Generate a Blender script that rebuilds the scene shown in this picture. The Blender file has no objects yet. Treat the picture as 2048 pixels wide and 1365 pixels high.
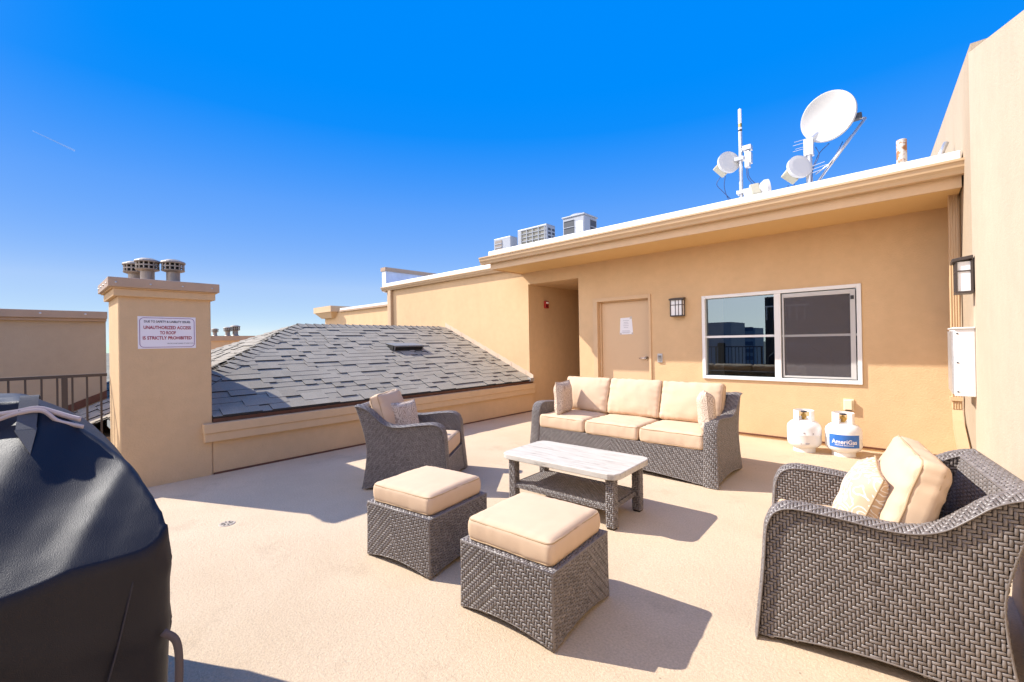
import bpy, bmesh, math, random
import numpy as np
from mathutils import Vector, Matrix, noise
random.seed(7); rng = np.random.default_rng(7)
R = math.radians
SC = bpy.context.scene; COL = SC.collection

# ------------------------------------------------------------------ materials
def nodes_of(name):
    m = bpy.data.materials.new(name); m.use_nodes = True
    nt = m.node_tree; return m, nt, nt.nodes["Principled BSDF"]
def N(nt, t, **kw):
    n = nt.nodes.new(t)
    for k, v in kw.items():
        if k in n.inputs.keys(): n.inputs[k].default_value = v
        else: setattr(n, k, v)
    return n
def plain(name, col, rough=.6, metal=0, spec=.5, bump=0, bscale=200, var=0, vscale=3):
    m, nt, b = nodes_of(name); L = nt.links.new
    b.inputs['Base Color'].default_value = (*col, 1); b.inputs['Roughness'].default_value = rough
    b.inputs['Metallic'].default_value = metal; b.inputs['Specular IOR Level'].default_value = spec
    tc = N(nt, 'ShaderNodeTexCoord')
    if var:
        nz = N(nt, 'ShaderNodeTexNoise', Scale=vscale, Detail=6.0, Roughness=.65); L(tc.outputs['Object'], nz.inputs['Vector'])
        mr = N(nt, 'ShaderNodeMapRange'); L(nz.outputs['Fac'], mr.inputs['Value'])
        mr.inputs['From Min'].default_value = .25; mr.inputs['From Max'].default_value = .75
        mr.inputs['To Min'].default_value = 1 - var; mr.inputs['To Max'].default_value = 1 + var
        mx = N(nt, 'ShaderNodeVectorMath', operation='SCALE'); mx.inputs[0].default_value = col
        L(mr.outputs[0], mx.inputs['Scale']); L(mx.outputs[0], b.inputs['Base Color'])
    if bump:
        nb = N(nt, 'ShaderNodeTexNoise', Scale=bscale, Detail=3.0); L(tc.outputs['Object'], nb.inputs['Vector'])
        bp = N(nt, 'ShaderNodeBump', Strength=bump, Distance=.01); L(nb.outputs['Fac'], bp.inputs['Height']); L(bp.outputs[0], b.inputs['Normal'])
    return m
def stucco(name, col, var=.07):
    m, nt, b = nodes_of(name); L = nt.links.new
    b.inputs['Roughness'].default_value = .9; b.inputs['Specular IOR Level'].default_value = .15
    g = N(nt, 'ShaderNodeNewGeometry')
    def noi(sc, det=5.): 
        n = N(nt, 'ShaderNodeTexNoise', Scale=sc, Detail=det, Roughness=.6); L(g.outputs['Position'], n.inputs['Vector']); return n
    a = noi(1.1, 6.); c = noi(9.); 
    # faint vertical weather streaks
    mp = N(nt, 'ShaderNodeMapping'); mp.inputs['Scale'].default_value = (1.6, 1.6, .5); L(g.outputs['Position'], mp.inputs['Vector'])
    s = N(nt, 'ShaderNodeTexNoise', Scale=1.5, Detail=5.); L(mp.outputs[0], s.inputs['Vector'])
    ad = N(nt, 'ShaderNodeMath', operation='ADD'); L(a.outputs['Fac'], ad.inputs[0]); L(c.outputs['Fac'], ad.inputs[1])
    ad2 = N(nt, 'ShaderNodeMath', operation='ADD'); L(ad.outputs[0], ad2.inputs[0]); L(s.outputs['Fac'], ad2.inputs[1])
    mr = N(nt, 'ShaderNodeMapRange'); L(ad2.outputs[0], mr.inputs['Value'])
    mr.inputs['From Min'].default_value = 1.05; mr.inputs['From Max'].default_value = 1.95
    mr.inputs['To Min'].default_value = 1 - var; mr.inputs['To Max'].default_value = 1 + var
    mx = N(nt, 'ShaderNodeVectorMath', operation='SCALE'); mx.inputs[0].default_value = col
    L(mr.outputs[0], mx.inputs['Scale']); L(mx.outputs[0], b.inputs['Base Color'])
    f1 = noi(55, 4.); f2 = noi(190, 2.); f3 = noi(2.0, 2.)
    m1 = N(nt, 'ShaderNodeMath', operation='MULTIPLY_ADD'); L(f2.outputs['Fac'], m1.inputs[0]); m1.inputs[1].default_value = .6; L(f1.outputs['Fac'], m1.inputs[2])
    m2 = N(nt, 'ShaderNodeMath', operation='MULTIPLY_ADD'); L(f3.outputs['Fac'], m2.inputs[0]); m2.inputs[1].default_value = 2.5; L(m1.outputs[0], m2.inputs[2])
    bp = N(nt, 'ShaderNodeBump', Strength=.45, Distance=.008); L(m2.outputs[0], bp.inputs['Height']); L(bp.outputs[0], b.inputs['Normal'])
    return m
def floor_mat():
    m, nt, b = nodes_of('deck_coating'); L = nt.links.new
    b.inputs['Roughness'].default_value = .85; b.inputs['Specular IOR Level'].default_value = .2
    g = N(nt, 'ShaderNodeNewGeometry')
    def noi(sc, det=4., r=.6):
        n = N(nt, 'ShaderNodeTexNoise', Scale=sc, Detail=det, Roughness=r); L(g.outputs['Position'], n.inputs['Vector']); return n
    big = noi(.9, 6., .7); fine = noi(95, 3.); grain = noi(260, 2.)
    cr = N(nt, 'ShaderNodeValToRGB'); L(big.outputs['Fac'], cr.inputs['Fac'])
    cr.color_ramp.elements[0].position = .3; cr.color_ramp.elements[0].color = (.57, .43, .285, 1)
    cr.color_ramp.elements[1].position = .7; cr.color_ramp.elements[1].color = (.66, .51, .35, 1)
    mr = N(nt, 'ShaderNodeMapRange'); L(fine.outputs['Fac'], mr.inputs['Value'])
    mr.inputs['From Min'].default_value = .3; mr.inputs['From Max'].default_value = .7; mr.inputs['To Min'].default_value = .86; mr.inputs['To Max'].default_value = 1.12
    mx = N(nt, 'ShaderNodeVectorMath', operation='SCALE'); L(cr.outputs[0], mx.inputs[0]); L(mr.outputs[0], mx.inputs['Scale'])
    # a few dark specks and stains
    sp = N(nt, 'ShaderNodeTexVoronoi', Scale=4.5); L(g.outputs['Position'], sp.inputs['Vector'])
    lt = N(nt, 'ShaderNodeMapRange'); L(sp.outputs['Distance'], lt.inputs['Value'])
    lt.inputs['From Min'].default_value = .012; lt.inputs['From Max'].default_value = .03; lt.inputs['To Min'].default_value = .55; lt.inputs['To Max'].default_value = 1
    m3 = N(nt, 'ShaderNodeVectorMath', operation='SCALE'); L(mx.outputs[0], m3.inputs[0]); L(lt.outputs[0], m3.inputs['Scale'])
    st = noi(1.7, 7., .75); sr = N(nt, 'ShaderNodeMapRange'); L(st.outputs['Fac'], sr.inputs['Value']); sr.inputs['From Min'].default_value = .56; sr.inputs['From Max'].default_value = .66; sr.inputs['To Min'].default_value = 1; sr.inputs['To Max'].default_value = .88
    m4 = N(nt, 'ShaderNodeVectorMath', operation='SCALE'); L(m3.outputs[0], m4.inputs[0]); L(sr.outputs[0], m4.inputs['Scale']); L(m4.outputs[0], b.inputs['Base Color'])
    ad = N(nt, 'ShaderNodeMath', operation='ADD'); L(fine.outputs['Fac'], ad.inputs[0]); L(grain.outputs['Fac'], ad.inputs[1])
    mid = noi(28, 2.)
    ad2 = N(nt, 'ShaderNodeMath', operation='ADD'); L(ad.outputs[0], ad2.inputs[0]); L(mid.outputs['Fac'], ad2.inputs[1])
    bp = N(nt, 'ShaderNodeBump', Strength=.6, Distance=.006); L(ad2.outputs[0], bp.inputs['Height']); L(bp.outputs[0], b.inputs['Normal'])
    return m
def attr_mat(name, lo, hi, rough, spec=.5, bump=0, bscale=300, speck=0):
    m, nt, b = nodes_of(name); L = nt.links.new
    b.inputs['Roughness'].default_value = rough; b.inputs['Specular IOR Level'].default_value = spec
    a = N(nt, 'ShaderNodeAttribute', attribute_name='shade'); cr = N(nt, 'ShaderNodeValToRGB'); L(a.outputs['Fac'], cr.inputs['Fac'])
    cr.color_ramp.elements[0].color = (*lo, 1); cr.color_ramp.elements[1].color = (*hi, 1)
    out = cr.outputs[0]; tc = N(nt, 'ShaderNodeTexCoord')
    if speck:
        nz = N(nt, 'ShaderNodeTexNoise', Scale=bscale, Detail=2.0); L(tc.outputs['Object'], nz.inputs['Vector'])
        mr = N(nt, 'ShaderNodeMapRange'); L(nz.outputs['Fac'], mr.inputs['Value'])
        mr.inputs['From Min'].default_value = .3; mr.inputs['From Max'].default_value = .7; mr.inputs['To Min'].default_value = 1 - speck; mr.inputs['To Max'].default_value = 1 + speck
        mx = N(nt, 'ShaderNodeVectorMath', operation='SCALE'); L(out, mx.inputs[0]); L(mr.outputs[0], mx.inputs['Scale']); out = mx.outputs[0]
    L(out, b.inputs['Base Color'])
    if bump:
        nb = N(nt, 'ShaderNodeTexNoise', Scale=bscale, Detail=2.0); L(tc.outputs['Object'], nb.inputs['Vector'])
        bp = N(nt, 'ShaderNodeBump', Strength=bump, Distance=.004); L(nb.outputs['Fac'], bp.inputs['Height']); L(bp.outputs[0], b.inputs['Normal'])
    return m
def pattern_mat(name, ground, motif, kind):
    """printed pillow fabric: curling damask or outlined blossoms"""
    m, nt, b = nodes_of(name); L = nt.links.new
    b.inputs['Roughness'].default_value = .9; b.inputs['Specular IOR Level'].default_value = .1
    tc = N(nt, 'ShaderNodeTexCoord')
    nz = N(nt, 'ShaderNodeTexNoise', Scale=9.0, Detail=2.0); L(tc.outputs['Object'], nz.inputs['Vector'])
    mxv = N(nt, 'ShaderNodeMix', data_type='VECTOR'); mxv.inputs[0].default_value = .09
    L(tc.outputs['Object'], mxv.inputs[4]); L(nz.outputs['Color'], mxv.inputs[5])
    v = N(nt, 'ShaderNodeTexVoronoi', feature='F1', Scale=17.0 if kind == 'damask' else 13.0); L(mxv.outputs[1], v.inputs['Vector'])
    mu = N(nt, 'ShaderNodeMath', operation='MULTIPLY'); L(v.outputs['Distance'], mu.inputs[0]); mu.inputs[1].default_value = 26 if kind == 'damask' else 30
    sn = N(nt, 'ShaderNodeMath', operation='SINE'); L(mu.outputs[0], sn.inputs[0])
    cr = N(nt, 'ShaderNodeValToRGB'); L(sn.outputs[0], cr.inputs['Fac'])
    p = .35 if kind == 'damask' else .72
    cr.color_ramp.elements[0].position = p; cr.color_ramp.elements[0].color = (*ground, 1)
    cr.color_ramp.elements[1].position = p + .12; cr.color_ramp.elements[1].color = (*motif, 1)
    L(cr.outputs[0], b.inputs['Base Color'])
    nb = N(nt, 'ShaderNodeTexNoise', Scale=500.0); L(tc.outputs['Object'], nb.inputs['Vector'])
    bp = N(nt, 'ShaderNodeBump', Strength=.15, Distance=.003); L(nb.outputs['Fac'], bp.inputs['Height']); L(bp.outputs[0], b.inputs['Normal'])
    return m
M = {}
M['stucco'] = stucco('stucco_tan', (.67, .46, .258))
M['stucco_pale'] = stucco('stucco_pale', (.545, .435, .32))
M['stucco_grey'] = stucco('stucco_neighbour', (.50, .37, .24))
M['trim'] = plain('painted_trim', (.64, .44, .25), .55, var=.06, vscale=5, bump=.08, bscale=120)
M['coping'] = plain('painted_metal_coping', (.46, .31, .20), .45, var=.1, vscale=6)
M['flue'] = plain('weathered_flue', (.33, .275, .22), .5, metal=.2, var=.2, vscale=14)
M['gutter'] = plain('painted_gutter', (.58, .40, .23), .4, var=.06, vscale=4)
M['soffit'] = plain('painted_soffit', (.70, .46, .20), .8, bump=.1, bscale=300)
M['rust_flash'] = plain('brown_flashing', (.12, .04, .022), .45, var=.3, vscale=9)
M['white_metal'] = plain('white_metal', (.80, .80, .78), .4, var=.03)
M['roof_white'] = plain('white_membrane', (.82, .81, .79), .5, var=.05, vscale=4)
M['silver'] = plain('bare_membrane', (.62, .68, .80), .3, metal=.35, var=.15, vscale=3)
M['galv'] = plain('galvanised', (.62, .62, .62), .35, metal=.7, var=.12, vscale=20)
M['white_gloss'] = plain('white_paint_gloss', (.82, .81, .80), .25, var=.03)
M['dish_white'] = plain('dish_white', (.60, .58, .54), .35)
M['cream_plastic'] = plain('cream_plastic', (.80, .70, .50), .45)
M['black_metal'] = plain('black_metal', (.018, .014, .013), .4)
M['bronze'] = plain('dark_bronze', (.055, .040, .034), .45)
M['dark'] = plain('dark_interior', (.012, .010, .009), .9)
M['door'] = plain('door_paint', (.66, .46, .27), .45, var=.03)
M['red'] = plain('red_plastic', (.42, .02, .015), .35)
M['brass'] = plain('brass', (.55, .38, .13), .3, metal=.9)
M['chrome'] = plain('chrome', (.75, .75, .76), .18, metal=1)
M['cushion'] = plain('beige_cushion', (.64, .465, .315), .9, spec=.15, bump=.12, bscale=600, var=.04, vscale=6)
M['piping'] = plain('cushion_piping', (.46, .32, .19), .8, spec=.2)
M['core'] = plain('wicker_core', (.016, .010, .008), .8)
M['strand'] = attr_mat('wicker_strand', (.118, .098, .088), (.25, .218, .200), .38, .5)
M['shingle'] = attr_mat('asphalt_shingle', (.315, .275, .215), (.375, .33, .262), .95, .15, bump=.5, bscale=260, speck=.35)
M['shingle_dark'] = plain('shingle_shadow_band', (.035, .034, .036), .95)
M['flash'] = plain('step_flashing', (.66, .50, .36), .5, var=.08)
M['cloth'] = pattern_mat('damask_fabric', (.64, .52, .40), (.40, .30, .23), 'damask')
M['bloom'] = pattern_mat('blossom_fabric', (.60, .44, .29), (.80, .76, .70), 'bloom')
M['white_cloth'] = plain('white_fabric', (.78, .74, .70), .9, spec=.1)
M['webbing'] = plain('white_webbing', (.60, .50, .46), .8)
M['grey_cloth'] = plain('grey_webbing', (.09, .09, .095), .9, bump=.4, bscale=500)
M['text_black'] = plain('black_ink', (.02, .018, .03), .6)
M['text_red'] = plain('red_ink', (.36, .012, .035), .6)
M['text_blue'] = plain('navy_ink', (.03, .05, .20), .6)
M['purple_ink'] = plain('violet_ink', (.22, .06, .22), .6)
M['sign_white'] = plain('sign_white', (.84, .80, .82), .35)
M['paper'] = plain('paper', (.80, .80, .82), .8)
M['label_blue'] = plain('blue_label', (.035, .16, .52), .35, var=.25, vscale=9)
M['cable_blue'] = plain('dark_cable', (.02, .05, .16), .5)
M['ac_white'] = plain('ac_white', (.33, .345, .37), .45)
M['ac_dark'] = plain('ac_coil', (.05, .055, .065), .6)
M['ac_coil'] = plain('ac_coil_light', (.20, .19, .15), .6, var=.15, vscale=30)
M['ac_blue'] = plain('ac_coil_blue', (.05, .10, .2), .5)
M['lamp_glass'] = plain('opal_glass', (.86, .85, .83), .2)
M['floor'] = floor_mat()
M['ground'] = plain('far_ground', (.16, .15, .11), .95, var=.4, vscale=.02)
M['rubber'] = plain('rubber', (.02, .02, .02), .8)
M['steel_drain'] = plain('drain_metal', (.46, .38, .30), .6)
M['siding'] = plain('white_siding', (.70, .68, .66), .6)
M['dark_siding'] = plain('dark_siding', (.05, .045, .045), .7, var=.15)
M['leaf'] = plain('leaf', (.05, .09, .03), .8, var=.4, vscale=.6)

def rust_pipe():
    m, nt, b = nodes_of('rusty_white_pipe'); L = nt.links.new
    tc = N(nt, 'ShaderNodeTexCoord'); nz = N(nt, 'ShaderNodeTexNoise', Scale=9.0, Detail=6.0, Roughness=.7); L(tc.outputs['Object'], nz.inputs['Vector'])
    cr = N(nt, 'ShaderNodeValToRGB'); L(nz.outputs['Fac'], cr.inputs['Fac'])
    cr.color_ramp.elements[0].position = .47; cr.color_ramp.elements[0].color = (.60, .56, .49, 1)
    cr.color_ramp.elements[1].position = .53; cr.color_ramp.elements[1].color = (.34, .14, .045, 1)
    L(cr.outputs[0], b.inputs['Base Color']); b.inputs['Roughness'].default_value = .6; return m
M['rust_pipe'] = rust_pipe()
def table_mat():
    m, nt, b = nodes_of('whitewashed_top'); L = nt.links.new
    tc = N(nt, 'ShaderNodeTexCoord'); mp = N(nt, 'ShaderNodeMapping'); mp.inputs['Scale'].default_value = (2.2, 16, 8); L(tc.outputs['Object'], mp.inputs['Vector'])
    nz = N(nt, 'ShaderNodeTexNoise', Scale=2.2, Detail=8.0, Roughness=.72); L(mp.outputs[0], nz.inputs['Vector'])
    cr = N(nt, 'ShaderNodeValToRGB'); L(nz.outputs['Fac'], cr.inputs['Fac'])
    e = cr.color_ramp.elements; e[0].position = .33; e[0].color = (.30, .265, .22, 1); e[1].position = .44; e[1].color = (.52, .475, .405, 1)
    e2 = cr.color_ramp.elements.new(.66); e2.color = (.61, .57, .50, 1)
    L(cr.outputs[0], b.inputs['Base Color']); b.inputs['Roughness'].default_value = .55
    bp = N(nt, 'ShaderNodeBump', Strength=.25, Distance=.004); L(nz.outputs['Fac'], bp.inputs['Height']); L(bp.outputs[0], b.inputs['Normal']); return m
M['table'] = table_mat()
def vinyl():
    m, nt, b = nodes_of('black_vinyl'); L = nt.links.new
    b.inputs['Base Color'].default_value = (.009, .008, .0135, 1); b.inputs['Roughness'].default_value = .50; b.inputs['Specular IOR Level'].default_value = .34
    tc = N(nt, 'ShaderNodeTexCoord')
    a = N(nt, 'ShaderNodeTexNoise', Scale=420.0, Detail=2.0); L(tc.outputs['Object'], a.inputs['Vector'])
    c = N(nt, 'ShaderNodeTexNoise', Scale=5.0, Detail=3.0); L(tc.outputs['Object'], c.inputs['Vector'])
    ma = N(nt, 'ShaderNodeMath', operation='MULTIPLY_ADD'); L(c.outputs['Fac'], ma.inputs[0]); ma.inputs[1].default_value = 1.0; L(a.outputs['Fac'], ma.inputs[2])
    bp = N(nt, 'ShaderNodeBump', Strength=.3, Distance=.003); L(ma.outputs[0], bp.inputs['Height']); L(bp.outputs[0], b.inputs['Normal']); return m
M['vinyl'] = vinyl()
def glass_mat(name, refl, tint):
    m = bpy.data.materials.new(name); m.use_nodes = True; nt = m.node_tree; L = nt.links.new
    for n in list(nt.nodes): nt.nodes.remove(n)
    o = N(nt, 'ShaderNodeOutputMaterial'); mx = N(nt, 'ShaderNodeMixShader'); mx.inputs[0].default_value = refl
    d = N(nt, 'ShaderNodeBsdfTransparent'); d.inputs['Color'].default_value = (*tint, 1)
    g = N(nt, 'ShaderNodeBsdfGlossy'); g.inputs['Roughness'].default_value = .0; g.inputs['Color'].default_value = (.66, .86, 1, 1)
    L(d.outputs[0], mx.inputs[1]); L(g.outputs[0], mx.inputs[2]); L(mx.outputs[0], o.inputs[0]); return m
M['glass'] = glass_mat('window_glass', .20, (.25, .25, .25))
def screen_mat():
    m, nt, b = nodes_of('insect_screen'); L = nt.links.new
    tc = N(nt, 'ShaderNodeTexCoord'); 
    nz = N(nt, 'ShaderNodeTexNoise', Scale=260.0, Detail=3.0); L(tc.outputs['Object'], nz.inputs['Vector'])
    cr = N(nt, 'ShaderNodeValToRGB'); L(nz.outputs['Fac'], cr.inputs['Fac'])
    cr.color_ramp.elements[0].position = .35; cr.color_ramp.elements[0].color = (.11, .10, .105, 1); cr.color_ramp.elements[1].position = .7; cr.color_ramp.elements[1].color = (.30, .27, .285, 1)
    L(cr.outputs[0], b.inputs['Base Color']); b.inputs['Roughness'].default_value = .7
    tr = N(nt, 'ShaderNodeBsdfTransparent'); mx = N(nt, 'ShaderNodeMixShader'); mx.inputs[0].default_value = .42
    out = [n for n in nt.nodes if n.type == 'OUTPUT_MATERIAL'][0]
    L(tr.outputs[0], mx.inputs[1]); L(b.outputs[0], mx.inputs[2]); L(mx.outputs[0], out.inputs[0]); return m
M['screen'] = screen_mat()

# ------------------------------------------------------------------ mesh helpers
class MB:
    def __init__(s): s.v = []; s.f = []; s.n = 0; s.sh = []; s.mi = []; s.cur = 0
    def use(s, k): s.cur = k; return s
    def merge(s, o, k):
        s.v += o.v; s.f += [tuple(i + s.n for i in q) for q in o.f]; s.sh += o.sh; s.mi += [k] * len(o.f); s.n += o.n; return s
    def add(s, v, f, shade=None):
        v = np.asarray(v, float).reshape(-1, 3); s.v.append(v)
        for q in f: s.f.append(tuple(int(i) + s.n for i in q))
        if shade is None: shade = .5
        s.mi += [s.cur] * len(f); s.sh += ([shade] * len(f) if np.isscalar(shade) else list(shade)); s.n += len(v); return s
    def quad(s, *p, shade=None): return s.add(p, [tuple(range(len(p)))], shade)
    def box(s, x0, x1, y0, y1, z0, z1, shade=None):
        v = [(x, y, z) for z in (z0, z1) for y in (y0, y1) for x in (x0, x1)]
        return s.add(v, [(0, 2, 3, 1), (4, 5, 7, 6), (0, 1, 5, 4), (2, 6, 7, 3), (0, 4, 6, 2), (1, 3, 7, 5)], shade)
    def tube(s, pts, r, n=8, cap=True):
        P = [Vector(p) for p in pts]; rr = r if hasattr(r, '__len__') else [r] * len(P); vs = []; fs = []
        t0 = (P[1] - P[0]).normalized(); ref = Vector((0, 0, 1)) if abs(t0.z) < .9 else Vector((1, 0, 0))
        u = t0.cross(ref).normalized()
        for i, p in enumerate(P):
            t = (P[min(i + 1, len(P) - 1)] - P[max(i - 1, 0)]).normalized()
            u = (u - t * u.dot(t)).normalized(); w = t.cross(u)
            for k in range(n):
                a = 2 * math.pi * k / n; vs.append(p + (u * math.cos(a) + w * math.sin(a)) * rr[i])
        for i in range(len(P) - 1):
            for k in range(n):
                fs.append((i * n + k, i * n + (k + 1) % n, (i + 1) * n + (k + 1) % n, (i + 1) * n + k))
        if cap: fs.append(tuple(range(n))[::-1]); fs.append(tuple((len(P) - 1) * n + k for k in range(n)))
        return s.add([tuple(v) for v in vs], fs)
    def lathe(s, prof, n=32, c=(0, 0, 0), ax=None):
        vs = []; fs = []; m = len(prof)
        for k in range(n):
            a = 2 * math.pi * k / n
            for r, z in prof: vs.append(Vector((r * math.cos(a), r * math.sin(a), z)))
        for k in range(n):
            for i in range(m - 1):
                fs.append((k * m + i, ((k + 1) % n) * m + i, ((k + 1) % n) * m + i + 1, k * m + i + 1))
        q = Vector((0, 0, 1)).rotation_difference(Vector(ax)) if ax is not None else None
        vs = [tuple((q @ v if q else v) + Vector(c)) for v in vs]
        return s.add(vs, fs)
    def prism(s, poly, d):
        """closed polygon (3d points) swept by vector d"""
        n = len(poly); P = [Vector(p) for p in poly]; D = Vector(d)
        v = [tuple(p) for p in P] + [tuple(p + D) for p in P]
        return s.add(v, [tuple(range(n))[::-1], tuple(range(n, 2 * n))] + [(i, (i + 1) % n, n + (i + 1) % n, n + i) for i in range(n)])
    def build(s, name, mat, parent=None, smooth=False, bevel=0, shade=False, loc=None, rot=None, segs=2, fix=True):
        me = bpy.data.meshes.new(name)
        me.from_pydata(np.concatenate(s.v).tolist(), [], s.f)
        if shade:
            a = me.attributes.new('shade', 'FLOAT', 'FACE'); a.data.foreach_set('value', np.asarray(s.sh, dtype=np.float32))
        elif fix:
            bm = bmesh.new(); bm.from_mesh(me); bmesh.ops.recalc_face_normals(bm, faces=bm.faces); bm.to_mesh(me); bm.free()
        for k in (mat if isinstance(mat, (list, tuple)) else [mat]): me.materials.append(k)
        me.polygons.foreach_set('material_index', s.mi)
        me.polygons.foreach_set('use_smooth', [bool(smooth)] * len(me.polygons))
        o = bpy.data.objects.new(name, me); COL.objects.link(o)
        if parent: o.parent = parent
        if loc: o.location = loc
        if rot: o.rotation_euler = rot
        if bevel:
            b = o.modifiers.new('bevel', 'BEVEL'); b.width = bevel; b.segments = segs; b.limit_method = 'ANGLE'; b.angle_limit = R(40)
        return o
def tag(o, label=None, cat=None, group=None, kind=None):
    if label: o['label'] = label
    if cat: o['category'] = cat
    if group: o['group'] = group
    if kind: o['kind'] = kind
    return o
def thing(name, label, cat, loc=(0, 0, 0), rz=0, group=None):
    o = bpy.data.objects.new(name, None); COL.objects.link(o); o.location = loc; o.rotation_euler = (0, 0, rz); o.empty_display_size = .2
    return tag(o, label, cat, group)
def copy_tree(o, parent=None):
    c = o.copy(); COL.objects.link(c)
    if parent: c.parent = parent
    for ch in list(o.children): copy_tree(ch, c)
    return c
def bez(pts, n=24):
    """Catmull-Rom through pts"""
    P = [Vector(p) for p in pts]; P = [P[0] * 2 - P[1]] + P + [P[-1] * 2 - P[-2]]; out = []
    k = len(P) - 3; per = max(2, n // k)
    for i in range(k):
        for j in range(per):
            t = j / per; a, b, c, d = P[i:i + 4]
            out.append(.5 * ((2 * b) + (c - a) * t + (2 * a - 5 * b + 4 * c - d) * t * t + (3 * b - a - 3 * c + d) * t ** 3))
    out.append(P[-2]); return out
def text_mesh(s, width, height, c, ux, uy, off=.0, thick=.001):
    """lettering scaled to width x height, centred on c in the plane ux, uy; returns (verts, faces)"""
    cu = bpy.data.curves.new('t', 'FONT'); cu.body = s; cu.align_x = 'CENTER'; cu.extrude = .0; cu.offset = off; cu.resolution_u = 3
    ob = bpy.data.objects.new('t', cu); COL.objects.link(ob); dg = bpy.context.evaluated_depsgraph_get(); dg.update()
    me = bpy.data.meshes.new_from_object(ob.evaluated_get(dg))
    v = np.array([x.co[:] for x in me.vertices]); f = [tuple(p.vertices) for p in me.polygons]
    bpy.data.objects.remove(ob); bpy.data.curves.remove(cu); bpy.data.meshes.remove(me)
    mn, mx = v.min(0), v.max(0); v = (v - (mn + mx) / 2); v[:, 0] *= width / (mx[0] - mn[0]); v[:, 1] *= height / (mx[1] - mn[1])
    ux, uy = np.array(ux, float), np.array(uy, float)
    return np.array(c) + v[:, :1] * ux + v[:, 1:2] * uy, f

# ------------------------------------------------------------------ woven strands
def weave(mb, core, S, la, lb, cell, mask=None, flip=None, ref=(0, 0, .2), sdir=1, inside=False):
    """2/2 twill of raised strands over the surface S(a,b); a in [0,la], b in [0,lb] metres"""
    pa, pb = cell if isinstance(cell, tuple) else (cell, cell)
    na, nb = max(2, round(la / pa)), max(2, round(lb / pb)); ca, cb = la / na, lb / nb
    I, J = np.meshgrid(np.arange(na), np.arange(nb), indexing='ij')
    ok = np.ones((na, nb), bool) if mask is None else mask((I + .5) * ca, (J + .5) * cb)
    e = np.abs(I - int(flip * na)) if flip is not None else I
    top = ((e + sdir * J) % 4) < 2
    def PN(u, v):
        a, b = u * ca, v * cb; h = 1e-3; p = S(a, b); da = S(a + h, b) - S(a - h, b); db = S(a, b + h) - S(a, b - h)
        n = np.cross(da, db); n /= np.maximum(np.linalg.norm(n, axis=-1, keepdims=True), 1e-12); return p, n
    pc, nc = PN(np.array([na / 2.]), np.array([nb / 2.])); sg = np.sign(((pc - np.array(ref)) * nc).sum())
    if sg == 0: sg = 1
    if inside: sg = -sg
    runs = []
    for j in range(nb):
        i = 0
        while i < na:
            if ok[i, j] and top[i, j]:
                k = i
                while k < na and ok[k, j] and top[k, j]: k += 1
                runs.append((0, i, k, j)); i = k
            else: i += 1
    for i in range(na):
        j = 0
        while j < nb:
            if ok[i, j] and not top[i, j]:
                k = j
                while k < nb and ok[i, k] and not top[i, k]: k += 1
                runs.append((1, j, k, i)); j = k
            else: j += 1
    if runs:
        r = np.array(runs); nr = len(r)
        s0, s1, row = r[:, 1].astype(float), r[:, 2].astype(float), r[:, 3].astype(float)
        al = np.stack([s0 - .06, s0 + .20, (s0 + s1) / 2, s1 - .20, s1 + .06], 1); hal = np.array([-.22, .20, .26, .20, -.22])
        ac = np.array([-.42, -.25, .25, .42]); hac = np.array([-.16, .08, .08, -.16])
        A = np.broadcast_to(al[:, :, None], (nr, 5, 4)); B = np.broadcast_to((row + .5)[:, None, None] + ac, (nr, 5, 4))
        Hh = np.broadcast_to((hal[:, None] + hac)[None], (nr, 5, 4)) * min(ca, cb)
        hz = (r[:, 0] == 0)[:, None, None]; U = np.where(hz, A, B).reshape(-1); V = np.where(hz, B, A).reshape(-1)
        p, n = PN(U, V); p = p + n * sg * Hh.reshape(-1, 1)
        q = [(a * 4 + b, a * 4 + b + 1, a * 4 + b + 5, a * 4 + b + 4) for a in range(4) for b in range(3)]
        F = (np.array(q)[None] + (np.arange(nr) * 20)[:, None, None]).reshape(-1, 4)
        mb.add(p, F.tolist(), np.repeat(np.clip(rng.normal(.5, .17, nr), 0, 1), 12))
    ii, jj = np.nonzero(ok); K = len(ii)
    U = np.stack([ii, ii + 1, ii + 1, ii], 1).reshape(-1).astype(float); V = np.stack([jj, jj, jj + 1, jj + 1], 1).reshape(-1).astype(float)
    p, n = PN(U, V); p = p - n * sg * .42 * min(ca, cb)
    core.add(p, np.arange(K * 4).reshape(-1, 4).tolist())

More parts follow.
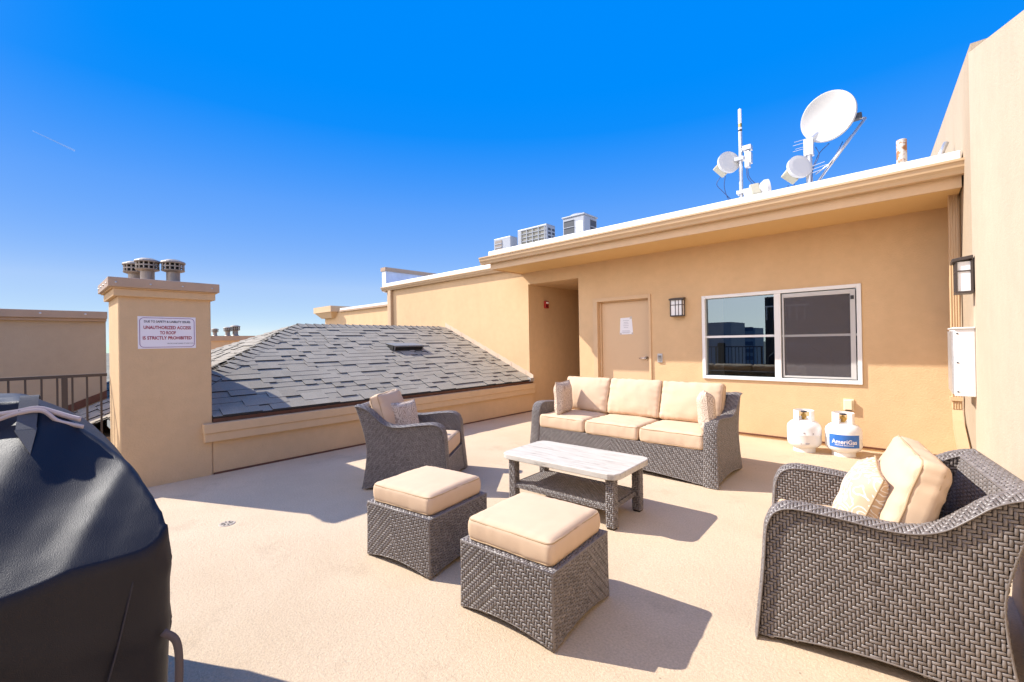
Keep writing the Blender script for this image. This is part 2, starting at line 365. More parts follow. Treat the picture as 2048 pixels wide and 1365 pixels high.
TOP = [(.455, .0), (.425, .30), (.412, .48), (.400, .53), (.378, .570), (.335, .594), (.27, .600), (.12, .590), (-.02, .576), (-.12, .582), (-.20, .612), (-.27, .668), (-.34, .728), (-.41, .760), (-.475, .772)]
TOPC = [(p.x, p.y) for p in bez([(x, z, 0) for x, z in TOP], 84)]
def seat_frame(root, W, D, base_top, nmid, cell=(.0132, .0142), aw=.10):
    """woven armchair or sofa carcass; local +x faces forward, z up"""
    kx = D / .93
    top = np.array(TOPC); top[:, 0] *= kx
    tx, tz = top[::-1, 0], top[::-1, 1]
    def topz(x): return np.interp(x, tx, tz)
    def front(z): return (.412 + .043 * np.clip(1 - z / .48, 0, 1) ** 1.3) * kx
    def rear(z): return -(.365 + .115 * np.clip((z - .36) / .41, 0, 1) ** 1.5 + .05 * np.clip((.36 - z) / .36, 0, 1) ** 1.6) * kx
    def bot(x): 
        t = np.clip((x / kx + .4) / .84, 0, 1); return .014 + .042 * np.sin(np.pi * t)
    yo = W / 2; yi = W / 2 - aw
    def flare(z): return .022 * np.clip(1 - z / .5, 0, 1) ** 1.4
    x0, x1 = -.50 * kx, .47 * kx
    def smask(a, b):
        x = a + x0; z = b
        return (x > rear(z) + .004) & (x < front(z) + .002) & (z < topz(x) - .001) & (z > bot(x)) & (x < .462 * kx)
    for sg in (-1, 1):
        mb, core = MB(), MB()
        S = lambda a, b, sg=sg: np.stack([a + x0, sg * (yo - .012 + flare(b)), b], -1)
        weave(mb, core, S, x1 - x0, .80, cell, smask, flip=.54, ref=(0, 0, .3))
        Si = lambda a, b, sg=sg: np.stack([a + x0, np.full_like(a, sg * yi), b], -1)
        weave(mb, core, Si, x1 - x0, .80, cell, lambda a, b: smask(a, b) & (b > base_top - .03), flip=None, ref=(0, 0, .3), inside=True)
        # band over the arm, from the front foot to the back corner
        seg = np.linalg.norm(np.diff(top, axis=0), axis=1); cum = np.concatenate([[0], np.cumsum(seg)])
        d = np.gradient(top, axis=0); d /= np.linalg.norm(d, axis=1, keepdims=True); nrm = np.stack([d[:, 1], -d[:, 0]], 1)
        wb = aw + .012
        def Sb(a, b, sg=sg):
            px, pz = np.interp(a, cum, top[:, 0]), np.interp(a, cum, top[:, 1]); nx, nz = np.interp(a, cum, nrm[:, 0]), np.interp(a, cum, nrm[:, 1])
            cr = .010 * (1 - (2 * b / wb - 1) ** 2); fl = flare(pz) * (b / wb)
            return np.stack([px + nx * cr, sg * (yi - .004 + b + fl), pz + nz * cr], -1)
        weave(mb, core, Sb, cum[-1], wb, cell, None, ref=(0, sg * (yo - aw / 2), .3))
        # rims
        for b in (0, wb):
            aa = np.linspace(.0, cum[-1], 70); mb.tube(Sb(aa, np.full(70, b)), .0036, 5)
        zz = np.linspace(.77, bot(rear(0.) + .01), 24); mb.tube([(rear(z) + .004, sg * (yo - .012 + flare(z)), z) for z in zz], .0045, 6)
        xx = np.linspace(rear(0.01), front(0.01), 20); mb.tube([(x, sg * (yo - .012 + flare(.02)), bot(x) + .003) for x in xx], .004, 6)
        mb.merge(core, 1).build('armrest', [M['strand'], M['core']], root, smooth=True, shade=True)
    # front apron
    mb, core = MB(), MB(); span = 2 * yi
    def abot(y): return .012 + .045 * np.clip(1 - (2 * y / span) ** 2, 0, 1)
    Sf = lambda a, b: np.stack([front(b) - .006, a - yi, b], -1)
    weave(mb, core, Sf, span, base_top + .005, cell, lambda a, b: b > abot(a - yi), flip=.5, ref=(0, 0, .1))
    Sd = lambda a, b: np.stack([front(base_top) - .012 - b, a - yi, np.full_like(a, base_top)], -1)
    weave(mb, core, Sd, span, .10, cell, None, ref=(0, 0, -1))
    yy = np.linspace(-yi, yi, 40); mb.tube([(front(base_top) - .006, y, base_top + .001) for y in yy], .005, 6); mb.tube([(front(.03) - .004, y, abot(y) + .002) for y in yy], .004, 6)
    core.box(rear(.2) + .03, front(.2) - .04, -yi + .005, yi - .005, .10, base_top - .02)
    mb.merge(core, 1).build('seat_base', [M['strand'], M['core']], root, smooth=True, shade=True)
    # back
    mb, core = MB(), MB()
    Sr = lambda a, b: np.stack([rear(b), a - (yo - .01), b], -1)
    weave(mb, core, Sr, 2 * yo - .02, .77, cell, lambda a, b: b > .02, flip=.5, ref=(0, 0, .3))
    Sin = lambda a, b: np.stack([(-.285 * kx - (b) * .24 * kx), a - yi, base_top + b], -1)
    weave(mb, core, Sin, 2 * yi, .77 - base_top - .01, cell, None, ref=(.6, 0, .4), inside=True)
    xr, xf = rear(.772), -.40 * kx; wr = xf - xr
    def St(a, b): return np.stack([xr - .004 + b, a - yo, .768 + .010 * (1 - (2 * b / wr - 1) ** 2) - .012 * (b / wr)], -1)
    weave(mb, core, St, 2 * yo, wr + .004, cell, None, ref=(xr, 0, 0))
    for b in (0, wr + .004):
        yy = np.linspace(0, 2 * yo, 40); mb.tube(St(yy, np.full(40, b)), .004, 5)
    mb.merge(core, 1).build('backrest', [M['strand'], M['core']], root, smooth=True, shade=True)

def pad(w, d, h, r=.03, crown=.02, seed=0, wr=.004, cuts=30, belly=.008):
    """stuffed box cushion centred at the origin, thickness along z; returns MB"""
    bm = bmesh.new(); bmesh.ops.create_cube(bm, size=2); bmesh.ops.subdivide_edges(bm, edges=bm.edges[:], cuts=cuts, use_grid_fill=True)
    hw, hd, hh = w / 2, d / 2, h / 2; half = Vector((hw, hd, hh))
    for v in bm.verts:
        c = v.co; s = Vector((math.copysign(abs(c.x) ** .8, c.x), math.copysign(abs(c.y) ** .8, c.y), c.z))
        p = Vector((s.x * hw, s.y * hd, s.z * hh)); q = Vector([max(-(half[k] - r), min(half[k] - r, p[k])) for k in range(3)]); dlt = p - q
        if dlt.length > 1e-9: p = q + dlt.normalized() * r
        ex, ey, ez = 1 - (p.x / hw) ** 2, 1 - (p.y / hd) ** 2, max(0, 1 - (p.z / hh) ** 2)
        p.z += crown * math.copysign(1, c.z) * (abs(c.z) > .6) * (ex * ey) ** .6 if ex > 0 and ey > 0 else 0
        p.x += belly * ez * s.x; p.y += belly * ez * s.y
        # creases gather towards the seams
        sv = Vector((seed * 3.7, seed * 1.3, 0)); nz = noise.noise(p * 9 + sv) * .5 + noise.noise(Vector((p.x * 34, p.y * 34, p.z * 8)) + sv) * (.35 if abs(c.z) < .9 else .18 * (1 - ex * ey) + .05)
        p += dlt.normalized() * wr * nz * 1.6 if dlt.length > 1e-9 else Vector((0, 0, math.copysign(wr * nz, c.z)))
        if abs(c.z) > .9:
            gx_, gy_ = math.exp(-(hw - abs(p.x)) / .05), math.exp(-(hd - abs(p.y)) / .05)
            p.z += math.copysign(wr, c.z) * (gx_ * noise.noise(Vector((p.y * 26, seed + 3. * (p.x > 0), p.x * 4))) + gy_ * noise.noise(Vector((p.x * 26, seed + 9. + 3. * (p.y > 0), p.y * 4)))) * 1.3
            p.z -= math.copysign(wr, c.z) * .9 * max(0, .3 - abs(noise.noise(Vector((p.x * 3 + seed, p.y * 3, 7.7))))) * (ex * ey)
        v.co = p
    m = MB(); bm.verts.index_update(); m.add([v.co[:] for v in bm.verts], [[v.index for v in f.verts] for f in bm.faces]); bm.free(); return m
def seam(mb, w, d, z, r, k=.004, pr=.0045, seed=0):
    """piping around a w x d cushion at height z with corner radius r"""
    pts = []; hw, hd = w / 2 + k, d / 2 + k
    for cx, cy, a0 in ((hw - r, hd - r, 0), (-hw + r, hd - r, 90), (-hw + r, -hd + r, 180), (hw - r, -hd + r, 270)):
        for i in range(5):
            a = R(a0 + 22.5 * i); pts.append(Vector((cx + r * math.cos(a), cy + r * math.sin(a), z)))
    pts.append(pts[0]); out = []
    for a, b in zip(pts[:-1], pts[1:]):
        n = max(1, int((b - a).length / .03))
        for i in range(n):
            p = a.lerp(b, i / n); p.z += .0035 * noise.noise(p * 11 + Vector((seed, 0, 0))); out.append(p)
    out.append(out[0].copy()); mb.tube(out, pr, 6, cap=False)
def cushion(root, name, w, d, h, loc, rot=(0, 0, 0), crown=.02, r=.028, seed=0, wr=.005, belly=.008, both=True):
    c = pad(w, d, h, r, crown, seed, wr, belly=belly).build(name, M['cushion'], root, smooth=True, loc=loc, rot=rot)
    p = MB(); seam(p, w, d, h / 2 - r * .45, r, -r * .12 + belly * .3, seed=seed)
    if both: seam(p, w, d, -h / 2 + r * .45, r, -r * .12 + belly * .3, seed=seed + 5)
    p.build('piping', M['piping'], c, smooth=True); return c
def throw_pillow(label, size, thick, mat, loc, rot, group, seed=0, tagged=False):
    n = 26; t = thing('throw_pillow', label, 'pillow', loc, 0, group); t.rotation_euler = rot if not isinstance(rot, Matrix) else rot.to_euler()
    def side(s):
        vs = []
        for i in range(n + 1):
            for j in range(n + 1):
                u, v = 2 * i / n - 1, 2 * j / n - 1
                pinch = 1 - .07 * (1 - u * u) * (abs(v) ** 3) - .0; pin2 = 1 - .07 * (1 - v * v) * (abs(u) ** 3)
                x, y = u * size / 2 * pin2, v * size / 2 * pinch
                hgt = thick / 2 * (max(0, 1 - u ** 4) * max(0, 1 - v ** 4)) ** .55
                p = Vector((x, y, hgt)); hgt += .012 * noise.noise(p * 11 + Vector((seed, 0, 0))) * min(1, hgt / .02)
                edge = max(abs(u), abs(v)); hgt += .006 * math.sin(40 * (u if abs(v) > abs(u) else v)) * max(0, edge - .75) * 3 * (edge < .999)
                vs.append((x, y, s * max(0, hgt)))
        fs = [(i * (n + 1) + j, (i + 1) * (n + 1) + j, (i + 1) * (n + 1) + j + 1, i * (n + 1) + j + 1) for i in range(n) for j in range(n)]
        return vs, fs
    MB().add(*side(1)).build('front_cover', mat, t, smooth=True)
    MB().add(*side(-1)).build('back_cover', mat, t, smooth=True)
    e = []
    for k in range(4 * n):
        q = k // n; f = 2 * (k % n) / n - 1
        u, v = [(f, -1), (1, f), (-f, 1), (-1, -f)][q]
        e.append((u * size / 2 * (1 - .07 * (1 - v * v) * abs(u) ** 3), v * size / 2 * (1 - .07 * (1 - u * u) * abs(v) ** 3), 0))
    e.append(e[0]); MB().tube(e, .004, 5, cap=False).build('seam', M['piping'] if tagged else mat, t, smooth=True)
    if tagged: MB().box(-.02, .02, -size / 2 - .035, -size / 2 + .012, -.0012, .0012).build('care_tag', M['white_cloth'], t)
    return t

# ================================================================== THE SETTING
XP, XR, YW = -5.464, .36, 6.58          # parapet face, tall wall face, house wall face
def struct(o): o['kind'] = 'structure'; return o
m = MB(); m.box(XP - .02, XR + .02, -2.2, YW + .01, -15, 0); m.box(-6.3, XP - .02, -2.2, .545, -15, 0); m.box(-5.54, -4.372, YW + .01, 14.0, -15, 0)
struct(m.build('terrace_floor', M['floor']))
m = MB(); n = 24; m.add([(2500 * math.cos(2 * math.pi * k / n), 2500 * math.sin(2 * math.pi * k / n), -15.0) for k in range(n)], [tuple(range(n))])
struct(m.build('ground', M['ground']))

# ---------------- the house with door, window and eave
house = thing('stucco_building', 'tan stucco penthouse with deep eave, a door and a white window behind the sofa', 'building', (-2.5, YW, 0))
def hp(mb, name, mat, parent=None, **kw):
    o = mb.build(name, mat, parent or house, **kw)
    if parent is None or parent is house: o.location = Vector(o.location) - Vector((-2.5, YW, 0))
    return o
w = MB(); yb = YW + .3; ZT = 2.74
def wall(x0, x1, z0, z1): w.box(x0, x1, YW, yb, z0, z1)
wall(-4.372, -4.03, 0, ZT); wall(-4.03, -3.06, 2.06, ZT); wall(-3.06, -2.245, 0, ZT); wall(-2.245, -.425, 0, .77); wall(-2.245, -.425, 1.965, ZT); wall(-.425, XR + .1, 0, ZT)
wall(-5.54, -4.372, 2.47, ZT)
w.box(-10.45, -5.54, YW, 14.3, -8, 2.80)                                   # wing beyond the alcove
w.box(-5.54, -4.37, 14.0, 14.3, 0, 2.6); w.box(-4.372, -4.372 + .25, yb, 14.0, 0, 2.6); w.box(-5.54, -4.372, yb, 14.0, 2.475, 2.6)
hp(w, 'wall', M['stucco'])
b = MB(); b.box(-4.372, -4.075, YW - .012, YW, .03, .05); b.box(-3.02, XR, YW - .012, YW, .03, .05); hp(b, 'weep_screed', M['rust_flash'])  # thin trim; its dark brown also paints the shadow line along the wall foot
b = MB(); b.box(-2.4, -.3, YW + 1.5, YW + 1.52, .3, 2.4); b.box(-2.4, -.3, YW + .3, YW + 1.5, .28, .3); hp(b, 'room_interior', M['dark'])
# eave
e = MB(); e.box(-5.70, XR, 5.75, YW + .02, 2.70, 2.735); hp(e, 'soffit', M['soffit'])
e = MB(); e.box(-5.72, XR, 5.72, 5.748, 2.685, 2.90); e.box(-5.72, -5.70, 5.748, YW + .5, 2.685, 2.90); hp(e, 'fascia', M['trim'])
def gutter_profile(y0, z0, z1):
    d = z1 - z0
    return [(y0, z1), (y0 - .125, z1), (y0 - .125, z1 - .02), (y0 - .112, z1 - .03), (y0 - .105, z1 - d * .55), (y0 - .085, z1 - d * .75), (y0 - .075, z0), (y0, z0)]
g = MB(); pr = gutter_profile(5.718, 2.79, 2.915); g.prism([(-5.90, y, z) for y, z in pr], (5.90 + .38, 0, 0))
gt = hp(g, 'gutter', M['gutter'])
g = MB(); g.prism([(-10.72, y, z) for y, z in gutter_profile(6.578, 2.795, 2.90)], (10.72 - 5.73, 0, 0)); hp(g, 'gutter', M['gutter'])
c = MB(); c.box(-5.75, XR, 5.70, 5.95, 2.916, 3.02); c.box(-5.75, -5.5, 5.95, 9.3, 2.916, 3.0); hp(c, 'roof_edge', M['roof_white'], bevel=.01)
c = MB(); c.box(-10.60, -5.76, 6.50, 6.75, 2.90, 2.995); hp(c, 'roof_edge', M['roof_white'], bevel=.01)
c = MB(); c.box(-5.72, XR + .2, 5.95, 15, 2.80, 2.93); c.box(-10.6, -5.72, 6.75, 14.3, 2.805, 2.90); hp(c, 'roof_deck', M['roof_white'])
# raised parapet screen on the far wing
c = MB(); c.box(-10.78, -10.66, YW, 10.2, 2.78, 3.36); hp(c, 'parapet_screen', M['silver'])
c = MB(); c.box(-10.80, -10.62, YW - .02, YW + .0, 2.9, 3.36); hp(c, 'parapet_post', M['white_metal'])
c = MB(); c.box(-10.84, -10.60, YW - .04, 10.2, 3.36, 3.46); hp(c, 'parapet_coping', M['coping'])
d = MB(); d.box(-10.44, -10.30, YW - .08, YW - .002, -3, 2.80); hp(d, 'downspout', M['gutter'], bevel=.012)
d = MB(); d.box(-10.62, -10.45, YW + .02, 9.3, -6, 2.80); hp(d, 'corner_board', M['trim'])
# door
dr = MB(); dr.box(-3.955, -3.085, YW + .09, YW + .135, .01, 1.985); door = hp(dr, 'door', M['door'], bevel=.004)
f = MB(); f.box(-4.07, -3.985, YW - .022, YW + .16, 0, 2.07); f.box(-3.06, -3.022, YW - .022, YW + .16, 0, 2.07); f.box(-3.985, -3.06, YW - .022, YW + .16, 2.005, 2.07)
f.box(-3.985, -3.957, YW + .06, YW + .16, 0, 2.005); f.box(-3.083, -3.06, YW + .06, YW + .16, 0, 2.005); f.box(-3.957, -3.083, YW + .06, YW + .16, 1.987, 2.005)
fr = f.build('door_frame', M['trim'], door, bevel=.003)
hd = MB(); hd.lathe([(0, 0), (.032, 0), (.032, .012), (.012, .016), (.012, .05), (0, .052)], 20, (-3.15, YW + .09, 1.05), (0, -1, 0))
hd.tube([(-3.15, YW + .045, 1.05), (-3.19, YW + .042, 1.052), (-3.26, YW + .045, 1.048)], [.011, .010, .008], 8); hd.build('handle', M['chrome'], door, smooth=True)
# window
wn = MB(); X0, X1, Z0, Z1, Y0, Y1 = -2.243, -.427, .772, 1.963, YW - .025, YW + .07; t = .045
wn.box(X0, X0 + t, Y0, Y1, Z0, Z1); wn.box(X1 - t, X1, Y0, Y1, Z0, Z1); wn.box(X0 + t, X1 - t, Y0, Y1, Z0, Z0 + t); wn.box(X0 + t, X1 - t, Y0, Y1, Z1 - t, Z1)
wn.box(-1.325, -1.25, Y0 + .002, Y1, Z0 + t, Z1 - t)
win = hp(wn, 'window', M['white_metal'], bevel=.004)
g = MB(); g.quad((X0 + t, YW + .045, Z0 + t), (-1.325, YW + .045, Z0 + t), (-1.325, YW + .045, Z1 - t), (X0 + t, YW + .045, Z1 - t)); g.build('pane', M['glass'], win)
g = MB(); g.quad((-1.25, YW + .05, Z0 + t), (X1 - t, YW + .05, Z0 + t), (X1 - t, YW + .05, Z1 - t), (-1.25, YW + .05, Z1 - t)); g.build('pane', M['glass'], win)
mu = MB(); mu.box(X0 + t, -1.325, YW + .022, YW + .043, 1.355, 1.385); mu.build('muntin', M['white_metal'], win); mu = MB(); mu.box(-1.25, X1 - t, YW + .022, YW + .046, 1.35, 1.378); mu.build('muntin', M['white_metal'], win)
s = MB(); sx0, sx1, sz0, sz1 = -1.235, X1 - t - .012, Z0 + t + .012, Z1 - t - .012
for bx in ((sx0, sx0 + .018, sz0, sz1), (sx1 - .05, sx1, sz0, sz1), (sx0 + .018, sx1 - .05, sz0, sz0 + .022), (sx0 + .018, sx1 - .05, sz1 - .05, sz1)): s.box(bx[0], bx[1], YW - .008, YW + .012, bx[2], bx[3])
s.build('screen_frame', plain('screen_frame_grey', (.55, .54, .52), .5), win, bevel=.003)
s = MB(); s.box(sx1 - .045, sx1 - .012, YW - .014, YW - .008, sz1 - .12, sz1 - .075); s.build('latch', M['black_metal'], win)
s = MB(); s.quad((sx0 + .018, YW + .002, sz0 + .022), (sx1 - .05, YW + .002, sz0 + .022), (sx1 - .05, YW + .002, sz1 - .05), (sx0 + .018, YW + .002, sz1 - .05)); s.build('insect_screen', M['screen'], win)
# main downspout with its kick-out along the foot of the tall wall
def ribbed(x0, x1, y0, y1, z0, z1, mb):
    nr = 4; pts = []
    for k in range(nr * 4 + 1):
        f = k / (nr * 4); pts.append((x0 + (x1 - x0) * f, y0 - (.006 if (k % 4) in (1, 2) else 0)))
    poly = [(x, y, z0) for x, y in pts] + [(x1, y1, z0), (x0, y1, z0)]; mb.prism(poly, (0, 0, z1 - z0))
d = MB(); ribbed(.285, .356, 6.05, 6.13, .62, 2.80, d)
def hose(mb, P, sec):
    n = len(sec)
    for a, b in zip(P[:-1], P[1:]): mb.add([(a[0] + x, a[1] + y, a[2] + z) for x, y, z in sec] + [(b[0] + x, b[1] + y, b[2] + z) for x, y, z in sec], [(i, (i + 1) % n, n + (i + 1) % n, n + i) for i in range(n)])
sec = [(-.036, 0, -.03), (.036, 0, -.03), (.036, 0, .05), (-.036, 0, .05)]
hose(d, [(.32, 6.08, .64), (.32, 6.05, .56), (.32, 5.94, .47), (.32, 5.3, .30), (.32, 4.4, .06), (.32, 4.2, .05)], sec)
hp(d, 'downspout', M['gutter'])
d = MB(); d.box(.272, .358, 6.03, 6.14, .70, .735); hp(d, 'pipe_strap', M['trim'])

# ---------------- the tall walls on the right
tall = thing('stucco_wall', 'tall sunlit cream stucco wall with sloping top on the right of the terrace', 'wall', (XR, 4, 0))
w = MB(); pf = [(-2.2, -15), (4.93, -15), (4.93, 3.53), (2.745, 2.663), (1.2, 2.05), (-2.2, 2.05)]; w.prism([(XR, y, z) for y, z in pf], (.45, 0, 0)); o = w.build('wall', M['stucco_pale'], tall); o.location = (-XR, -4, 0)
shed = thing('stucco_building', 'cream stucco block rising behind the tall wall beside the roof edge', 'building', (XR, 6, 0))
w = MB(); w.prism([(XR + .012, y, z) for y, z in [(4.935, -15), (15.2, -15), (15.2, 5.66), (4.935, 3.60)]], (4, 0, 0)); o = w.build('wall', stucco('stucco_peach', (.42, .33, .235)), shed); o.location = (-XR, -6, 0)
w = MB(); w.lathe([(.0, 0), (.07, 0), (.07, .10), (.05, .16), (0, .16)], 20, (XR + .012, 6.6, 3.2), (-1, 0, 0)); w.tube([(XR - .03, 6.6, 3.2), (XR - .1, 6.62, 3.28), (XR - .05, 6.7, 3.42)], .025, 8); o = w.build('vent_hood', M['galv'], shed, smooth=True); o.location = (-XR, -6, 0)

# ---------------- low parapet with ledge and flashing
par = thing('parapet_wall', 'low stucco parapet with projecting painted ledge below the shingled roof', 'wall', (XP, 4, 0))
w = MB(); w.box(XP - .25, XP, 1.285, YW, -3, .352); o = w.build('wall', M['stucco'], par); o.location = (-XP, -4, 0)
w = MB(); w.box(XP - .25, XP + .055, 1.20, YW - .002, .352, .445); w.box(XP - .25, XP + .07, 1.19, YW - .002, .445, .545); o = w.build('ledge', M['trim'], par, bevel=.006); o.location = (-XP, -4, 0)
w = MB(); w.box(XP - .12, XP + .005, 1.29, YW - .002, .546, .605); o = w.build('flashing', M['rust_flash'], par); o.location = (-XP, -4, 0)
w = MB(); w.box(XP, XP + .014, 1.285, YW, .0, .018); o = w.build('base_seal', M['rust_flash'], par); o.location = (-XP, -4, 0)

# ---------------- hipped shingle roof
hip = thing('hip_roof', 'grey asphalt shingle hip roof rising behind the low parapet', 'roof', (-7, 4, .6))
EX, EZ, RX, RZ, RY, CY = XP + .018, .60, -8.10, 1.715, 3.20, .55     # eave, ridge, hip end
def add_face(mb, O, du, dv, ulen_lo, ulen_hi, vlen, n, rows, amin=-1e9):
    """courses of laminated shingles: O corner, du along the eave, dv up the slope, n normal; ulen_* give (u0,u1) at bottom / top"""
    O, du, dv, n = map(np.array, (O, du, dv, n)); ex = vlen / rows
    def P(u, v, h): return tuple(O + du * u + dv * v + n * h)
    for r in range(rows):
        v0 = r * ex; f = (r + .5) / rows; f0 = r / rows; f1 = min(1, (r + 1.35) / rows); v1 = v0 + ex * 1.35 if r < rows - 1 else v0 + ex
        a = max(ulen_lo[0] + (ulen_hi[0] - ulen_lo[0]) * f, amin if f < .36 else -1e9); b = ulen_lo[1] + (ulen_hi[1] - ulen_lo[1]) * f
        u = a - random.random() * .1
        while u < b:
            wd = random.uniform(.10, .24); u2 = min(u + wd, b); ua = max(u, a)
            if u2 - ua > .01:
                raised = random.random() < .55; th = .021 if raised else .010; s = random.betavariate(2, 2)
                q = [P(ua, v0, th), P(u2, v0, th), P(u2, v1, th - .005), P(ua, v1, th - .005)]
                mb.use(0).add(q, [(0, 1, 2, 3)], s)
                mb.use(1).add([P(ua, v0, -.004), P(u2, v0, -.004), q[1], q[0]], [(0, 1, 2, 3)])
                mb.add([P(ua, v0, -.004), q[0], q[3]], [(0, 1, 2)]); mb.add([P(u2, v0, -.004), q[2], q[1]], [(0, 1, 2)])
            u += wd
    mb.use(0)
sl = math.hypot(EX - RX, RZ - EZ); dvE = ((RX - EX) / sl, 0, (RZ - EZ) / sl); nE = ((RZ - EZ) / sl, 0, (EX - RX) / sl)
mb = MB(); add_face(mb, (EX, 0, EZ), (0, 1, 0), dvE, (CY, YW), (RY, YW), sl, nE, 21, 1.286)
sS = math.hypot(RY - CY, RZ - EZ); dvS = (0, (RY - CY) / sS, (RZ - EZ) / sS); nS = (0, -(RZ - EZ) / sS, (RY - CY) / sS); FX = 2 * RX - EX
add_face(mb, (0, CY, EZ), (1, 0, 0), dvS, (FX, -6.19), (RX, RX), sS, nS, 21)
add_face(mb, (0, CY - .45, EZ - .45 * (RZ - EZ) / (RY - CY)), (1, 0, 0), dvS, (-8.0, -6.36), (-8.0, -6.36), .45 / dvS[1], nS, 3)
def hp2(m, name, mat, **kw): o = m.build(name, mat, hip, **kw); o.location = (7, -4, -.6); return o
def pE(x, y): return (x, y, EZ + (RZ - EZ) * (EX - x) / (EX - RX) - .012)
def pS(x, y): return (x, y, EZ + (RZ - EZ) * (y - CY) / (RY - CY) - .012)
fh = (1.286 - CY) / (RY - CY); xh = EX + (RX - EX) * fh; ys = CY - .45
under = MB(); under.add([pE(EX, 1.286), pE(EX, YW), pE(RX, YW), pE(RX, RY), pE(xh, 1.286)], [(0, 1, 2, 3, 4)])
under.add([pS(FX, CY), pS(-6.2, CY), pS(-6.2, 1.286), pS(xh, 1.286), pS(RX, RY)], [(0, 1, 2, 3, 4)]); under.add([pS(-8, ys), pS(-6.36, ys), pS(-6.36, CY), pS(-8, CY)], [(0, 1, 2, 3)])
under.add([(FX, CY, EZ - .012), (RX, RY, RZ - .012), (RX, YW, RZ - .012), (FX, YW, EZ - .012)], [(0, 1, 2, 3)])
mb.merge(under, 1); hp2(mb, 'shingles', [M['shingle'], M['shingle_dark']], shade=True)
cap = MB()
def caps(A, B, nl, nr, step=.145, wdt=.15):
    A, B = Vector(A), Vector(B); d = (B - A); k = int(d.length / step); d.normalize(); nl, nr = Vector(nl), Vector(nr)
    sl_ = nl.cross(d).normalized(); sr_ = d.cross(nr).normalized()
    for i in range(k):
        p = A + d * (i * step); q = A + d * ((i + 1.25) * step); up = (nl + nr).normalized(); h0, h1 = .034, .012
        s = random.betavariate(2, 2); s2 = random.betavariate(2, 2)
        for side, nn, hh in ((sl_, nl, s), (sr_, nr, s)):
            a, b, c_, e_ = p + up * h0, q + up * h1, q + side * wdt + nn * (h1 - .004), p + side * wdt + nn * (h0 - .010)
            cap.use(0).add([tuple(x) for x in (a, b, c_, e_)], [(0, 1, 2, 3)], hh)
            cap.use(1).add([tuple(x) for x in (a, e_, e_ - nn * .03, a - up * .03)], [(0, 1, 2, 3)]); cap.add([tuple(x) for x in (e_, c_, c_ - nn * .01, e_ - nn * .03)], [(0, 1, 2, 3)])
    cap.use(0)
nEv, nSv = Vector(nE), Vector(nS)
hipP = Vector((EX, CY, EZ)).lerp(Vector((RX, RY, RZ)), .24); caps(hipP, (RX, RY, RZ), nSv, nEv); caps((RX, RY, RZ), (RX, YW, RZ), Vector((-nE[0], 0, nE[2])), nEv, .15)
caps((FX, CY, EZ), (RX, RY, RZ), Vector((-nE[0], 0, nE[2])), nSv)
hp2(cap, 'ridge_caps', [M['shingle'], M['shingle_dark']], shade=True)
fl = MB()
for i in range(14):
    f0, f1 = i / 14, (i + 1.06) / 14
    a = Vector((EX, YW - .006, EZ)).lerp(Vector((RX, YW - .006, RZ)), f0); b = Vector((EX, YW - .006, EZ)).lerp(Vector((RX, YW - .006, RZ)), min(1, f1)); th = .006 + .004 * (i % 2)
    fl.prism([(a.x, YW - th, a.z + .012), (b.x, YW - th, b.z + .012), (b.x, YW - th, b.z + .115), (a.x, YW - th, a.z + .10)], (0, th - .0005, 0))
hp2(fl, 'step_flashing', M['flash'])
fl = MB(); fl.box(EX - .05, EX + .03, YW - .12, YW - .012, EZ - .02, EZ + .05); hp2(fl, 'kick_flashing', M['galv'])
b = MB(); b.box(EX - 5.2, EX - .26, 1.0, YW - .01, -8, .56); b.box(-7.99, -6.38, .16, .62, -8, .40); hp2(b, 'walls', M['stucco'])
# slant-back attic vent
vent = thing('roof_vent', 'low slant-back vent with dark opening on the grey shingle slope', 'vent', (EX + dvE[0] * 1.75, 4.72, EZ + dvE[2] * 1.75 + .01))
vent.rotation_euler = (0, math.atan2(RZ - EZ, EX - RX), 0)
v = MB(); v.prism([(.17, -.31, .0), (-.17, -.29, .0), (-.17, -.29, .012), (.15, -.31, .10), (.17, -.31, .10)], (0, .62, 0)); v.build('vent_hood', plain('vent_hood_grey', (.20, .20, .20), .6, var=.15, vscale=40), vent)
v = MB(); v.box(.171, .176, -.29, .29, .012, .075); v.build('louver', M['dark'], vent); v = MB(); v.box(-.2, .2, -.36, .36, -.006, .003); v.build('vent_flange', M['shingle_dark'], vent)
for y0, y1 in ((-.33, -.31), (.312, .292)): v = MB(); v.prism([(.155, y0, .004), (-.17, y1, .004), (.155, y0, .095)], (0, .018, 0)); v.build('side_cheek', M['dark'], vent)

# ---------------- chimney with flue caps
ch = thing('chimney', 'square tan stucco chimney with metal cap and round flues beside the railing', 'chimney', (-5.9, .92, 0))
def cp(m, name, mat, **kw): o = m.build(name, mat, kw.pop('parent', ch), **kw); o.location = (5.9, -.92, 0) if o.parent is ch else (0, 0, 0); return o
w = MB(); w.prism([(XP, .55, -3), (XP, 1.283, -3), (-7.0, 1.283, -3), (-7.0, .98, -3), (-6.20, .86, -3), (-6.20, .55, -3)], (0, 0, 4.86)); cp(w, 'shaft', M['stucco'], bevel=.012)
w = MB(); w.box(-6.23, XP + .035, .515, 1.318, 1.835, 1.905); w.box(-6.25, XP + .052, .495, 1.335, 1.905, 1.915); cp(w, 'molding', M['stucco'], bevel=.01)
w = MB(); w.prism([(XP + .07, .475, 1.915), (XP + .07, 1.348, 1.915), (-7.1, 1.348, 1.915), (-7.1, .94, 1.915), (-6.27, .80, 1.915), (-6.27, .475, 1.915)], (0, 0, .09)); cp(w, 'chimney_cap', M['coping'], bevel=.006)
